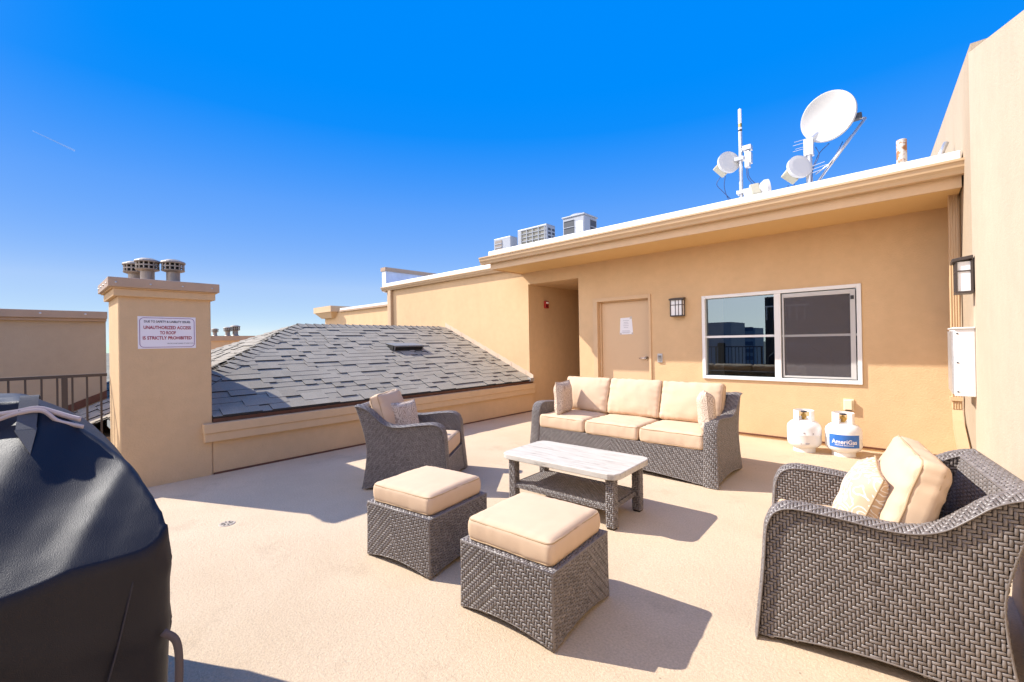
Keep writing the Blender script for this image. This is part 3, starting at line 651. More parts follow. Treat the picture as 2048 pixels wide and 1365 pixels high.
for k in range(4):
    for c_, a_ in (((XP + .07, .53 + k * .25, 1.955), (1, 0, 0)), ((-5.5 - k * .22, .475, 1.955), (0, -1, 0))): w = MB(); w.lathe([(0, 0), (.008, 0), (.008, .006), (0, .008)], 8, c_, a_); cp(w, 'screw', M['galv'], smooth=True)
def flue(parent, x, y, z, s=1., off=(0, 0, 0)):
    p = MB(); c = (x, y, z); p.lathe([(r * s * .86, h * s) for r, h in [(.13, 0), (.085, .035), (.075, .05), (.075, .15), (.125, .165), (.13, .175), (.11, .18), (.0, .18)]], 24, c); fo = p.build('flue', M['flue'], parent, smooth=False)
    q = MB()
    for k in range(14):
        a = 2 * math.pi * k / 14; q.tube([(x + .099 * s * math.cos(a), y + .099 * s * math.sin(a), z + .175 * s), (x + .099 * s * math.cos(a), y + .099 * s * math.sin(a), z + .255 * s)], .008 * s, 4)
    q.lathe([(r * s * .86, h * s) for r, h in [(.118, .208), (.124, .208), (.124, .222), (.118, .222), (.118, .208)]], 24, c); q.build('cap_cage', M['flue'], fo)
    q = MB(); q.lathe([(.072 * s, .18 * s), (.072 * s, .25 * s)], 14, c); q.build('inner_baffle', M['dark'], fo, smooth=True)
    t = MB(); t.lathe([(r * s * .86, h * s) for r, h in [(0, .25), (.135, .25), (.138, .262), (.13, .272), (.07, .295), (0, .302)]], 24, c); t.build('cap_top', M['flue'], fo)
    fo.location = off; return fo
for x, y in ((-5.76, 1.02), (-5.84, .82), (-6.14, .76)): flue(ch, x, y, 2.0, .92, (5.9, -.92, 0))
# sign on the chimney
sg = thing('warning_sign', 'white rectangular sign with red and black lettering on the chimney', 'sign', (XP, .918, 1.495))
def sbuild(vf, name, mat): o = MB().add(*vf).build(name, mat, sg); o.location = (-XP, -.918, -1.495); return o
p = MB(); p.box(XP, XP + .004, .688, 1.148, 1.338, 1.652); o = p.build('sign_panel', M['sign_white'], sg, bevel=.002); o.location = (-XP, -.918, -1.495)
def rrect(y0, y1, z0, z1, r, x):
    P = []
    for cy, cz, a0 in ((y1 - r, z1 - r, 0), (y0 + r, z1 - r, 90), (y0 + r, z0 + r, 180), (y1 - r, z0 + r, 270)):
        for i in range(7): a = R(a0 + 15 * i); P.append((x, cy + r * math.cos(a), cz + r * math.sin(a)))
    return P
A, B = rrect(.700, 1.136, 1.350, 1.640, .035, XP + .0055), rrect(.7045, 1.1315, 1.3545, 1.6355, .031, XP + .0055); k = len(A)
sbuild((A + B, [(i, (i + 1) % k, k + (i + 1) % k, k + i) for i in range(k)]), 'border_line', M['purple_ink'])
UY, UZ = (0, 1, 0), (0, 0, 1); xs = XP + .006
sbuild(text_mesh('DUE TO SAFETY & LIABILITY ISSUES', .365, .022, (xs, .918, 1.603), UY, UZ, .018), 'black_lettering', M['text_black'])
for s_, wd, z in (('UNAUTHORIZED ACCESS', .375, 1.545), ('TO ROOF', .127, 1.494), ('IS STRICTLY PROHIBITED', .388, 1.443)): sbuild(text_mesh(s_, wd, .033, (xs, .918, z), UY, UZ, .024), 'red_lettering', M['text_red'])
sbuild(text_mesh('CENTRE COURT BOARD OF DIRECTORS', .215, .0085, (xs, 1.018, 1.388), UY, UZ, .01), 'small_lettering', M['text_black'])

# ---------------- guard railing on the left edge
def railing(label, P0, P1, posts, loc):
    t = thing('railing', label, 'railing', loc, 0); P0, P1 = Vector(P0), Vector(P1); d = (P1 - P0); L = d.length; d.normalize(); nrm = Vector((-d.y, d.x, 0)); lo = -Vector(loc)
    def bar(mb, a, b, hw, z0, z1):
        p, q = P0 + d * a, P0 + d * b; mb.prism([tuple(p + nrm * hw + Vector((0, 0, z0))), tuple(q + nrm * hw + Vector((0, 0, z0))), tuple(q - nrm * hw + Vector((0, 0, z0))), tuple(p - nrm * hw + Vector((0, 0, z0)))], (0, 0, z1 - z0))
    m = MB(); bar(m, 0, L, .020, 1.062, 1.092); m.build('top_rail', M['bronze'], t).location = lo
    m = MB(); bar(m, 0, L, .015, .10, .13); m.build('bottom_rail', M['bronze'], t).location = lo
    a = .05
    while a < L:
        m = MB()
        if any(abs(a - q) < .045 for q in posts): a += .105; continue
        bar(m, a - .008, a + .008, .008, .13, 1.062); m.build('baluster', M['bronze'], t).location = lo; a += .105
    for q in posts: m = MB(); bar(m, q - .022, q + .022, .022, 0, 1.061); m.build('post', M['bronze'], t).location = lo
    return t
railing('dark brown metal railing running into the chimney on the left edge', (-6.2, -1.98, 0), (-6.2, .53, 0), (.03, 1.06, 2.20), (-6.2, -1, 0))
railing('dark metal railing across the back edge, mirrored in the left window pane', (-6.15, -2.08, 0), (-3.42, -2.08, 0), (.03, 1.35, 2.70), (-4.5, -2.08, 0))

# ---------------- neighbours on the left
nb = thing('stucco_building', 'shaded beige stucco block with metal coping behind the railing, left of the chimney', 'building', (-8, -1.5, 0))
def np_(m, name, mat, P, **kw): o = m.build(name, mat, P, **kw); o.location = -Vector(P.location); return o
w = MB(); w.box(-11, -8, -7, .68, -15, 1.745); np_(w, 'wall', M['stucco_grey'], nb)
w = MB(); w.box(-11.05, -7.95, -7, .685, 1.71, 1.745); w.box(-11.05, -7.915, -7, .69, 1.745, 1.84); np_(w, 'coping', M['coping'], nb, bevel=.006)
for k in range(8): w = MB(); w.lathe([(0, 0), (.012, 0), (.012, .008), (0, .01)], 8, (-7.915, .48 - k * .40, 1.80), (1, 0, 0)); np_(w, 'screw', M['galv'], nb)

w = MB(); w.prism([(-7.999, .10, .44), (-7.999, .68, .69), (-7.999, .68, .79), (-7.999, .10, .54)], (.012, 0, 0)); np_(w, 'rake_flashing', M['rust_flash'], nb)
# far roofs
fb = thing('stucco_building', 'distant sunlit stucco roofline stepping up beyond the shingle ridge', 'building', (-22, 12, 0))
w = MB(); w.box(-26.2, -17, 12, 16, -15, 3.25); np_(w, 'wall', M['stucco'], fb)
w = MB(); w.box(-24.2, -17, 11.88, 16.1, 3.25, 3.34); np_(w, 'coping', M['coping'], fb); w = MB(); w.box(-24.2, -17, 11.95, 16, 3.34, 3.46); np_(w, 'roof_edge', M['roof_white'], fb)
w = MB(); w.box(-26.75, -24.5, 11.55, 14, 3.28, 3.62); w.prism([(-26.2, 11.8, 2.95), (-26.7, 11.6, 3.275), (-24.6, 11.6, 3.275), (-24.9, 11.8, 2.95)], (0, 2.2, 0)); np_(w, 'cornice', M['trim'], fb)
fc = thing('stucco_building', 'far stucco rooftop block with three flues, seen between chimney and shingle hip', 'building', (-16.5, 4.2, 0))
w = MB(); w.box(-18.5, -16, 2.6, 4.93, -15, 1.55); np_(w, 'wall', M['stucco'], fc); w = MB(); w.box(-18.55, -15.95, 2.55, 4.98, 1.55, 1.70); np_(w, 'coping', M['coping'], fc)
for x, y, s_ in ((-16.3, 3.93, .85), (-16.5, 4.33, 1.05), (-16.5, 4.55, 1.25)): flue(fc, x, y, 1.69, s_, -Vector((-16.5, 4.2, 0)))
# what the window mirrors, behind the camera
bw = thing('dark_wall', 'dark vertical-board wall behind the terrace, mirrored in the right window pane', 'wall', (-1.5, -2.3, 0))
w = MB()
for k in range(30): w.box(-3.38 + k * .13, -3.38 + k * .13 + .122, -2.30, -2.26, 0, 2.62)
np_(w, 'board', M['dark_siding'], bw); w = MB(); w.box(-3.38, .52, -2.5, -2.301, -15, 2.62); np_(w, 'backing', M['dark_siding'], bw)
w = MB(); w.box(-3.38, -2.2, -2.258, -2.22, 2.30, 2.34)
for k in range(6): w.box(-3.34 + k * .2, -3.32 + k * .2, -2.258, -2.235, 1.9, 2.30)
np_(w, 'batten', M['white_metal'], bw)
wb = thing('white_building', 'pale flat-roofed building across the way, mirrored in the left window pane', 'building', (-13.5, -25, 0))
w = MB(); w.box(-17, -10.8, -29, -25, -15, 2.7); np_(w, 'wall', plain('pale_render', (.42, .41, .42), .8), wb)
for k in range(4):
    w = MB(); w.box(-16.2 + k * 1.45, -15.6 + k * 1.45, -25.02, -24.99, -1.6, 1.0); np_(w, 'window', M['dark'], wb)
for x, hgt, wd in ((-24, 6.5, 5), (-31, 3.6, 9), (-12, 3.0, 7)):
    tw = thing('office_block', 'hazy blue office block %s the skyline, mirrored in the left pane' % {6.5: 'tallest on', 3.6: 'lower and left on', 3.0: 'low at the right of'}[hgt], 'building', (x * 4, -160, 0))
    w = MB(); w.box(x * 4 - wd, x * 4 + wd, -172, -160, -15, hgt * 1.7); np_(w, 'wall', plain('hazy_block', (.22, .30, .38), .6), tw)
    w = MB()
    for k in range(6): w.box(x * 4 - wd + .6, x * 4 + wd - .6, -159.99, -159.9, -9 + k * 2.6, -7.6 + k * 2.6)
    np_(w, 'window_band', M['ac_blue'], tw)

# ================================================================== FURNITURE
def seating(name, label, cat, loc, rz, W, D, base_top, n, ct, group, bh=.45, lean=17, top_z=.83, bt=.095):
    t = thing(name, label, cat, loc, rz, group); seat_frame(t, W, D, base_top, n)
    kx = D / .93; wi = W - .2; cw = wi / n; cd = .66 * kx
    for k in range(n):
        y = -wi / 2 + cw * (k + .5)
        cushion(t, 'seat_cushion', cw - .008, cd, ct, (.395 * kx - cd / 2 + .02 * kx, y, base_top + ct / 2 + .004), (0, 0, R(random.uniform(-.5, .5))), crown=.022, seed=k + 1, wr=.006)
    for k in range(n):
        y = -wi / 2 + cw * (k + .5)
        zc = base_top + ct + .012 + bh / 2 * math.cos(R(lean))
        c = cushion(t, 'back_cushion', bh, cw - .012, bt, (-.215 * kx, y, zc), (0, R(90 - lean) , 0), crown=.055, r=.026, seed=k + 7, wr=.009, belly=.002)
        c.rotation_euler = (0, -R(90 + lean), 0)
    return t
arm1 = seating('armchair', 'dark wicker armchair in the shade by the shingled roof, facing the coffee table', 'armchair', (-3.70, 2.605, 0), R(37), .80, .88, .26, 1, .15, 'wicker armchairs of the patio set')
arm2 = copy_tree(arm1); arm2['label'] = 'large sunlit wicker armchair nearest the camera, backed against the cream wall on the right'
arm2.location = (-.165, 2.655, 0); arm2.rotation_euler = (0, 0, R(180 + 8.5))
for c in arm1.children:
    if c.name.startswith('back_cushion'): c.location.x -= .05
for c in arm2.children:
    if c.name.startswith('back_cushion'): c.location.x += .085; c.location.y += .02; c.location.z -= .02
sofa = seating('sofa', 'three-seat wicker sofa with beige cushions under the white window', 'sofa', (-2.375, 4.515, 0), R(-90), 2.13, .87, .315, 3, .145, None, bh=.42, bt=.115)
GP = 'patterned throw pillows'
throw_pillow('damask throw pillow standing in the door-side corner of the sofa', .40, .13, M['cloth'], (-3.14, 4.36, .66), (R(88), 0, R(101)), GP, 1)
throw_pillow('pale throw pillow seen edge-on against the right arm of the sofa', .40, .16, M['cloth'], (-1.455, 4.34, .645), (R(86), R(4), R(112)), GP, 2)
throw_pillow('damask throw pillow on the shaded armchair by the shingled roof', .34, .12, M['cloth'], (-3.76, 2.52, .60), (R(76), 0, R(100)), GP, 3)
throw_pillow('blossom-print throw pillow with white care tag on the armchair nearest the camera', .40, .17, M['bloom'], (-.185, 2.60, .555), Matrix.Rotation(R(20), 3, 'Y') @ Matrix.Rotation(R(97), 3, 'Z') @ Matrix.Rotation(R(90), 3, 'Y') @ Matrix.Rotation(R(90), 3, 'X'), GP, 4, tagged=True)

def ottoman(label, loc, rz):
    t = thing('ottoman', label, 'ottoman', loc, rz, 'wicker ottomans in front of the coffee table'); W, D, H = .555, .525, .345; cell = (.0138, .0142)
    def bot(u, L): return .006 + .034 * np.clip(1 - (2 * u / L) ** 2, 0, 1)
    mb, core = MB(), MB()
    def fl(z): return .003 * np.clip(1 - z / .22, 0, 1) ** 1.5
    for sg in (-1, 1):
        S = lambda a, b, sg=sg: np.stack([a - W / 2, sg * (D / 2 + fl(b)), b], -1); weave(mb, core, S, W, H - .006, cell, lambda a, b: b > bot(a - W / 2, W), flip=.42, ref=(0, 0, .15))
        S = lambda a, b, sg=sg: np.stack([sg * (W / 2 + fl(b)), a - D / 2, b], -1); weave(mb, core, S, D, H - .006, cell, lambda a, b: b > bot(a - D / 2, D), flip=.6, ref=(0, 0, .15))
        xx = np.linspace(-W / 2, W / 2, 24); mb.tube([(x, sg * (D / 2 + fl(.02)), bot(x, W) + .002) for x in xx], .004, 6); yy = np.linspace(-D / 2, D / 2, 24); mb.tube([(sg * (W / 2 + fl(.02)), y, bot(y, D) + .002) for y in yy], .004, 6)
        for q in (-1, 1): mb.tube([(sg * (W / 2 + fl(z) - .002), q * (D / 2 + fl(z) - .002), z) for z in np.linspace(.01, H - .004, 12)], .0045, 7)
    c = .024
    for sg in (-1, 1):
        S = lambda a, b, sg=sg: np.stack([a - W / 2, sg * (D / 2 - b), H - .004 + 0 * a], -1); weave(mb, core, S, W, .038, .0135, None, ref=(0, 0, 0))
        S = lambda a, b, sg=sg: np.stack([sg * (W / 2 - b), a - D / 2, H - .0045 + 0 * a], -1); weave(mb, core, S, D, .038, .0135, None, ref=(0, 0, 0))
        mb.tube([(-W / 2, sg * D / 2, H - .006), (W / 2, sg * D / 2, H - .006)], .004, 6); mb.tube([(sg * W / 2, -D / 2, H - .006), (sg * W / 2, D / 2, H - .006)], .004, 6)
    core.box(-W / 2 + .02, W / 2 - .02, -D / 2 + .02, D / 2 - .02, .07, H - .012)
    mb.merge(core, 1).build('ottoman_base', [M['strand'], M['core']], t, smooth=True, shade=True)
    cushion(t, 'cushion', W - .055, D - .05, .118, (0, .0, H + .054), (0, 0, R(random.uniform(-1, 1))), crown=.018, seed=11, wr=.004)
    return t
ot1 = ottoman('wicker ottoman with beige cushion, the farther one beside the shaded armchair', (-2.345, 1.735, 0), R(7.5))
ot2 = copy_tree(ot1); ot2.location = (-1.452, 1.745, 0); ot2.rotation_euler = (0, 0, R(4.0)); ot2['label'] = 'wicker ottoman with beige cushion, nearest the camera in mid floor'

tb = thing('coffee_table', 'low rectangular coffee table with whitewashed top and wicker legs before the sofa', 'table', (-2.055, 2.975, 0), R(2.2))
m = MB(); c = .07; hx, hy = .535, .30
def oct_(hx, hy, c): return [(hx - c, -hy), (hx - c * .3, -hy + c * .3), (hx, -hy + c), (hx, hy - c), (hx - c * .3, hy - c * .3), (hx - c, hy), (-hx + c, hy), (-hx + c * .3, hy - c * .3), (-hx, hy - c), (-hx, -hy + c), (-hx + c * .3, -hy + c * .3), (-hx + c, -hy)]
m.prism([(x, y, .367) for x, y in oct_(hx, hy, c)], (0, 0, .046)); m.build('tabletop', M['table'], tb, bevel=.008, segs=3)
for sx in (-1, 1):
    for sy in (-1, 1):
        mb, core = MB(), MB(); cx, cy, hw = sx * .452, sy * .215, .031
        for q in range(4):
            a0 = q * math.pi / 2; ux, uy = math.cos(a0), math.sin(a0)
            S = lambda a, b: np.stack([cx + ux * hw - uy * (a - hw), cy + uy * hw + ux * (a - hw), b + .012], -1)
            weave(mb, core, S, 2 * hw, .352, .0145, None, ref=(cx, cy, .2))
        core.box(cx - hw + .004, cx + hw - .004, cy - hw + .004, cy + hw - .004, 0, .366)
        mb.merge(core, 1).build('leg', [M['strand'], M['core']], tb, smooth=True, shade=True)
mb, core = MB(), MB()
S = lambda a, b: np.stack([a - .44, b - .225, .158 + 0 * a], -1); weave(mb, core, S, .88, .45, .0145, None, flip=.5, ref=(0, 0, 0))
for sg in (-1, 1):
    S = lambda a, b, sg=sg: np.stack([a - .425, sg * .238 + 0 * a, .125 + b], -1); weave(mb, core, S, .85, .036, .0135, None, ref=(0, 0, .14))
    S = lambda a, b, sg=sg: np.stack([sg * .452 + 0 * a, a - .19, .125 + b], -1); weave(mb, core, S, .38, .036, .0135, None, ref=(0, 0, .14))
core.box(-.44, .44, -.228, .228, .125, .150); mb.merge(core, 1).build('shelf', [M['strand'], M['core']], tb, smooth=True, shade=True)

# ---------------- grill under its cover
gr = thing('covered_grill', 'barbecue grill under a black vinyl cover at the left front of the terrace', 'grill', (-2.12, -.1, 0))
gx0, gx1, gy0, gy1 = -2.80, -1.46, -.52, .252
def smin(a, b, k): h = np.clip(.5 + .5 * (b - a) / k, 0, 1); return b + (a - b) * h - k * h * (1 - h)
def ztop(x, y):
    d = gx1 - x; zb = .790 + .68 * d + .055 * np.clip((d - .50) / .05, 0, 1) + .012 * np.sin(x * 9 + y * 13) * np.clip(d / .2, 0, 1) + .10 * (y + .13)
    t2 = np.clip((x - gx0) / .42, 0, 2); ze = .80 + .40 * t2 ** .8
    u = np.clip((gy1 - y) / .27, 0, 3); zc = .80 + .39 * u ** .47
    v = np.clip((y - gy0) / .22, 0, 4); zd = .74 + .46 * v ** .7
    return smin(smin(smin(zb, ze, .03), smin(zc, zd, .04), .009), 1.19 + 0 * x, .012)
NX, NY = 150, 70
gx = np.linspace(gx0, gx1, NX); gy = np.linspace(gy0, gy1, NY); GX, GY = np.meshgrid(gx, gy, indexing='ij')
def rnd(x, y, r=.075):
    qx = np.clip(x, gx0 + r, gx1 - r); qy = np.clip(y, gy0 + r, gy1 - r); dx, dy = x - qx, y - qy; L = np.hypot(dx, dy); mx = np.maximum(np.abs(dx), np.abs(dy)); k = np.where(L > 1e-9, mx / np.maximum(L, 1e-9), 1); return qx + dx * k, qy + dy * k
Xr, Yr = rnd(GX, GY); Z = ztop(Xr, Yr)
Pts = np.stack([Xr, Yr, Z], -1).reshape(-1, 3)
def wr(p): 
    v = Vector(p); q = (v.y + .5 + v.x * .25) * 1.0; dr = noise.noise(Vector((v.y * 7 + v.x * 1.5, v.x * .8, 5.))) * .008 + max(0, .35 - abs(noise.noise(Vector((v.y * 4.2 + v.x * 2.2, v.x * .6, 8.))))) * .028
    return dr + .002 * noise.noise(v * 16)
    v = Vector(p); a = noise.noise(v * 4.2 + Vector((3, 1, 0))); b = noise.noise(Vector((v.x * 9 + v.y * 6, v.y * 11, v.z * 3))); r = 1 - abs(noise.noise(Vector((v.x * 5 - v.y * 9, v.x * 2 + v.y * 4, 2.2)))) * 2
    return a * .006 + b * .002 + max(0, r - .80) * .05
for i in range(len(Pts)): Pts[i, 2] += wr(Pts[i])
idx = lambda i, j: i * NY + j
m = MB(); m.add(Pts, [(idx(i, j), idx(i + 1, j), idx(i + 1, j + 1), idx(i, j + 1)) for i in range(NX - 1) for j in range(NY - 1)])
bd = [(i, 0) for i in range(NX)] + [(NX - 1, j) for j in range(1, NY)] + [(i, NY - 1) for i in range(NX - 2, -1, -1)] + [(0, j) for j in range(NY - 2, 0, -1)]
nbd = len(bd); rings = 26; cxy = np.array([(gx0 + gx1) / 2, (gy0 + gy1) / 2]); vs = []
for r_ in range(1, rings + 1):
    f = r_ / rings
    for (i, j) in bd:
        p = Pts[idx(i, j)]; z = p[2] * (1 - f) + .02 * f
        ax_ = min(p[0] - gx0, gx1 - p[0]); ay_ = min(p[1] - gy0, gy1 - p[1]); nv = np.array([0., 0.])
        if ax_ < .08: nv[0] = 1 if p[0] > cxy[0] else -1
        if ay_ < .08: nv[1] = 1 if p[1] > cxy[1] else -1
        nv /= max(1e-6, np.linalg.norm(nv)); s = p[0] * 1.0 + p[1] * 1.3
        fold = noise.noise(Vector((s * 5.5, z * 1.1, 4))) * .030 * f ** .6 + noise.noise(Vector((s * 14, z * 2.4, 9))) * .010 * f + max(0, .5 - abs(noise.noise(Vector((s * 4 + z * 3, z * 4, 1.5)))) * 2) * .016
        bulge = .012 * math.sin(min(1, f * 3.2) * math.pi * .5) - .035 * f
        vs.append((p[0] + nv[0] * (fold + bulge), p[1] + nv[1] * (fold + bulge), z + (.012 * noise.noise(Vector((s * 3, 0, 7))) if r_ == rings else 0)))
base_ids = [idx(i, j) for i, j in bd]; off = NX * NY; fs = []
for r_ in range(rings):
    for k in range(nbd):
        k2 = (k + 1) % nbd; a = base_ids[k] if r_ == 0 else off + (r_ - 1) * nbd + k; b = base_ids[k2] if r_ == 0 else off + (r_ - 1) * nbd + k2
        fs.append((a, off + r_ * nbd + k, off + r_ * nbd + k2, b))
m.add(np.array(vs), []); m.f += fs; m.mi += [0] * len(fs); m.sh += [.5] * len(fs)
def gp(mm, name, mat, **kw): o = mm.build(name, mat, gr, **kw); o.location = (2.12, .1, 0); return o
gp(m, 'grill_cover', M['vinyl'], smooth=True)
def ribbon(mm, pts, w, th, up=(0, 0, 1), flat=False):
    P = [Vector(p) for p in pts]; U = Vector(up); vs = []
    for i, p in enumerate(P):
        t = (P[min(i + 1, len(P) - 1)] - P[max(i - 1, 0)]).normalized(); s = t.cross(U); s = s.normalized() if s.length > 1e-5 else Vector((1, 0, 0)); n = s.cross(t).normalized()
        if flat: s, n = n, s
        for a, b in ((-1, -1), (1, -1), (1, 1), (-1, 1)): vs.append(tuple(p + n * (a * w / 2) + s * (b * th / 2)))
    fs = [(i * 4 + k, i * 4 + (k + 1) % 4, i * 4 + 4 + (k + 1) % 4, i * 4 + 4 + k) for i in range(len(P) - 1) for k in range(4)] + [(0, 1, 2, 3), tuple((len(P) - 1) * 4 + k for k in (3, 2, 1, 0))]
    mm.add(vs, fs)
def zt(x, y): return float(ztop(np.array([x]), np.array([y]))[0])
def on_cover(P): return [(x, y, zt(x, y) + h) for x, y, h in P]
m = MB(); ribbon(m, bez(on_cover([(-1.985, -.20, .018), (-1.965, -.10, .016), (-1.945, -.04, .022), (-1.93, .01, .032), (-1.92, .045, .022), (-1.905, .075, .02), (-1.885, .10, .03)]), 40), .014, .005)
ribbon(m, bez(on_cover([(-1.96, -.20, .014), (-1.94, -.10, .012), (-1.925, -.03, .03), (-1.915, .02, .034), (-1.90, .05, .014), (-1.885, .08, .012), (-1.865, .105, .02)]), 40), .011, .004)
gp(m, 'tie_cord', M['webbing'], smooth=True)
m = MB(); ribbon(m, bez(on_cover([(-2.02, .0, .012), (-1.99, -.004, .020), (-1.93, -.008, .024), (-1.87, -.012, .022)]), 20), .040, .003, flat=True); P = on_cover([(-1.871, -.034, .0215), (-1.871, .010, .0215), (-1.80, -.004, .012)]); m.prism(P, (0, 0, .003)); gp(m, 'fastening_tab', M['grey_cloth'])
m = MB(); ribbon(m, bez([(-1.455, .225, .60), (-1.44, .250, .57), (-1.436, .255, .50), (-1.44, .25, .40), (-1.445, .24, .30), (-1.45, .23, .20)], 30), .018, .003, up=(1, 0, .05), flat=True); gp(m, 'hanging_strap', plain('grey_strap', (.10, .08, .085), .8), smooth=True)
m = MB(); m.tube(bez([(-1.462, .17, .76), (-1.452, .13, .58), (-1.450, .08, .40), (-1.455, .03, .22), (-1.462, .0, .06)], 40), .0028, 5); gp(m, 'sewn_seam', M['text_black'], smooth=True)
m = MB(); m.lathe([(0, -.02), (.075, -.02), (.08, -.012), (.08, .012), (.075, .02), (0, .02)], 24, (-1.62, .255, .082), (0, 1, 0)); gp(m, 'caster', M['rubber'], smooth=False)

# ---------------- propane tanks
def tank(label, loc, rz, labelled):
    t = thing('propane_tank', label, 'gas tank', loc, rz, 'propane tanks against the wall'); r = .172
    prof = [(0, .045), (.09, .045), (.135, .058), (.162, .085), (.172, .12), (r, .205), (r + .0015, .208), (r + .0015, .213), (r, .216), (r, .28), (.163, .315), (.135, .345), (.09, .366), (.04, .374), (0, .375)]
    m = MB(); m.lathe(prof, 40); m.build('tank_body', M['white_gloss'], t, smooth=True)
    m = MB(); m.lathe([(.105, 0), (.112, 0), (.112, .06), (.105, .06), (.105, 0)], 36); m.build('foot_ring', M['white_gloss'], t)
    m = MB(); n = 40
    for a0, a1, z0, z1 in ((35, 325, .350, .395), (35, 140, .395, .452), (220, 325, .395, .452), (35, 325, .452, .482)):
        k = int((a1 - a0) / 6); P = []
        for i in range(k + 1):
            a = R(a0 + (a1 - a0) * i / k); P += [(.098 * math.cos(a), .098 * math.sin(a), z0), (.104 * math.cos(a), .104 * math.sin(a), z0), (.104 * math.cos(a), .104 * math.sin(a), z1), (.098 * math.cos(a), .098 * math.sin(a), z1)]
        m.add(P, [(i * 4 + q, i * 4 + (q + 1) % 4, i * 4 + 4 + (q + 1) % 4, i * 4 + 4 + q) for i in range(k) for q in range(4)] + [(0, 1, 2, 3), (k * 4 + 3, k * 4 + 2, k * 4 + 1, k * 4)])
    m.build('collar', M['white_gloss'], t)
    m = MB(); m.lathe([(0, .37), (.022, .37), (.022, .405), (.03, .41), (.03, .435), (.012, .44), (.012, .455), (0, .455)], 14); m.lathe([(0, 0), (.016, 0), (.016, .05), (.02, .05), (.02, .06), (0, .06)], 12, (.0, 0, .415), (1, 0, 0)); m.build('valve', M['brass'], t)
    m = MB(); m.lathe([(0, .455), (.03, .455), (.034, .462), (.03, .47), (0, .47)], 10); m.build('valve_knob', M['text_black'], t)
    if labelled:
        def cyl(a, z, k=.0025): return ((r + k) * math.cos(a), (r + k) * math.sin(a), z)
        m = MB(); n = 24; A = [R(-62 + 100 * i / n) for i in range(n + 1)]
        m.add([cyl(a, .115) for a in A] + [cyl(a, .255) for a in A], [(i, i + 1, n + 2 + i, n + 1 + i) for i in range(n)]); lb = m.build('label_band', M['label_blue'], t, smooth=True)
        for s_, w_, h_, z_, mt in (('AmeriGas', .235, .048, .180, 'sign_white'), ('PROPANE EXCHANGE', .17, .014, .142, 'sign_white')):
            v, f = text_mesh(s_, w_, h_, (0, 0, 0), (1, 0, 0), (0, 1, 0), .02)
            v = np.array([cyl(R(-12) + x / r, z_ + y, .0045) for x, y, _ in v]); MB().add(v, f).build('label_lettering', M[mt], t)
    else:
        m = MB()
        for a, z, w_, h_ in ((-.1, .235, .02, .02), (.05, .115, .03, .018), (-.28, .11, .012, .014), (.16, .118, .012, .012), (.42, .23, .012, .02)):
            m.add([((r + .002) * math.cos(a + s * w_ / r / 2), (r + .002) * math.sin(a + s * w_ / r / 2), z + q * h_ / 2) for s, q in ((-1, -1), (1, -1), (1, 1), (-1, 1))], [(0, 1, 2, 3)])
        m.build('stamped_mark', plain('stamp_grey', (.40, .38, .40), .6), t)
    return t
tank('plain white propane tank on the floor between sofa and the blue-labelled tank', (-.955, 6.16, 0), R(-75), False)
tank('white propane tank with blue label on the floor below the outlet cover', (-.585, 6.19, 0), R(-70), True)

# ---------------- fittings on the walls
def lamp(label, loc, rz):
    t = thing('wall_lamp', label, 'lamp', loc, rz, 'box lanterns on the walls'); w, d, h = .19, .105, .27
    m = MB(); m.box(-.075, .075, -.012, 0, -.11, .12); m.build('backplate', M['bronze'], t)
    m = MB(); m.prism([(-w / 2 - .012, -.008, h / 2 - .012), (w / 2 + .012, -.008, h / 2 - .012), (w / 2 + .012, -d - .016, h / 2 - .03), (-w / 2 - .012, -d - .016, h / 2 - .03)], (0, 0, .026)); m.build('lamp_cap', M['bronze'], t, bevel=.003)
    m = MB(); m.box(-w / 2, w / 2, -d, -.006, -h / 2, -h / 2 + .016)
    for x in (-w / 2, w / 2 - .014):
        for y in (-d, -.022): m.box(x, x + .014, y, y + .014, -h / 2 + .016, h / 2 - .024)
    zb = h / 2 - .105
    m.box(-w / 2 + .014, w / 2 - .014, -d + .001, -d + .008, zb, zb + .009); m.box(-.017, -.009, -d + .001, -d + .008, -h / 2 + .016, h / 2 - .024); m.box(.030, .038, -d + .001, -d + .008, -h / 2 + .016, h / 2 - .024)
    for x in (-w / 2 + .001, w / 2 - .008): m.box(x, x + .007, -d + .014, -.022, zb, zb + .009)
    m.build('lamp_frame', M['bronze'], t)
    m = MB(); m.box(-w / 2 + .009, w / 2 - .009, -d + .009, -.013, -h / 2 + .017, h / 2 - .03); m.build('lamp_glass', M['lamp_glass'], t); return t
lamp('small dark-framed box lantern on the tan wall between door and window', (-2.582, YW - .001, 1.822), 0)
lamp('dark-framed box lantern on the cream wall above the white utility box', (XR - .001, 4.86, 1.79), R(-90))
t = thing('utility_box', 'white metal utility box on the cream wall beneath the lantern', 'box', (XR, 5.09, 1.12))
def tp(m, name, mat, P, **kw): o = m.build(name, mat, P, **kw); o.location = -Vector(P.location); return o
m = MB(); m.box(.243, XR - .001, 4.82, 5.36, .865, 1.385); tp(m, 'box_body', M['white_gloss'], t, bevel=.006)
m = MB(); m.box(.234, XR - .001, 4.806, 5.375, 1.385, 1.398); tp(m, 'box_lid', M['white_gloss'], t, bevel=.004)
m = MB(); m.box(.232, .2425, 4.84, 5.34, .88, 1.37); tp(m, 'box_door', M['galv'], t)
m = MB()
for z in (.90, 1.125, 1.35): m.lathe([(0, 0), (.006, 0), (.006, .004), (0, .005)], 8, (.262, 4.82, z), (0, -1, 0))
tp(m, 'screw', M['ac_dark'], t)
t = thing('outlet_cover', 'small cream weatherproof outlet cover on the wall above the blue-labelled tank', 'outlet', (-.565, YW, .525))
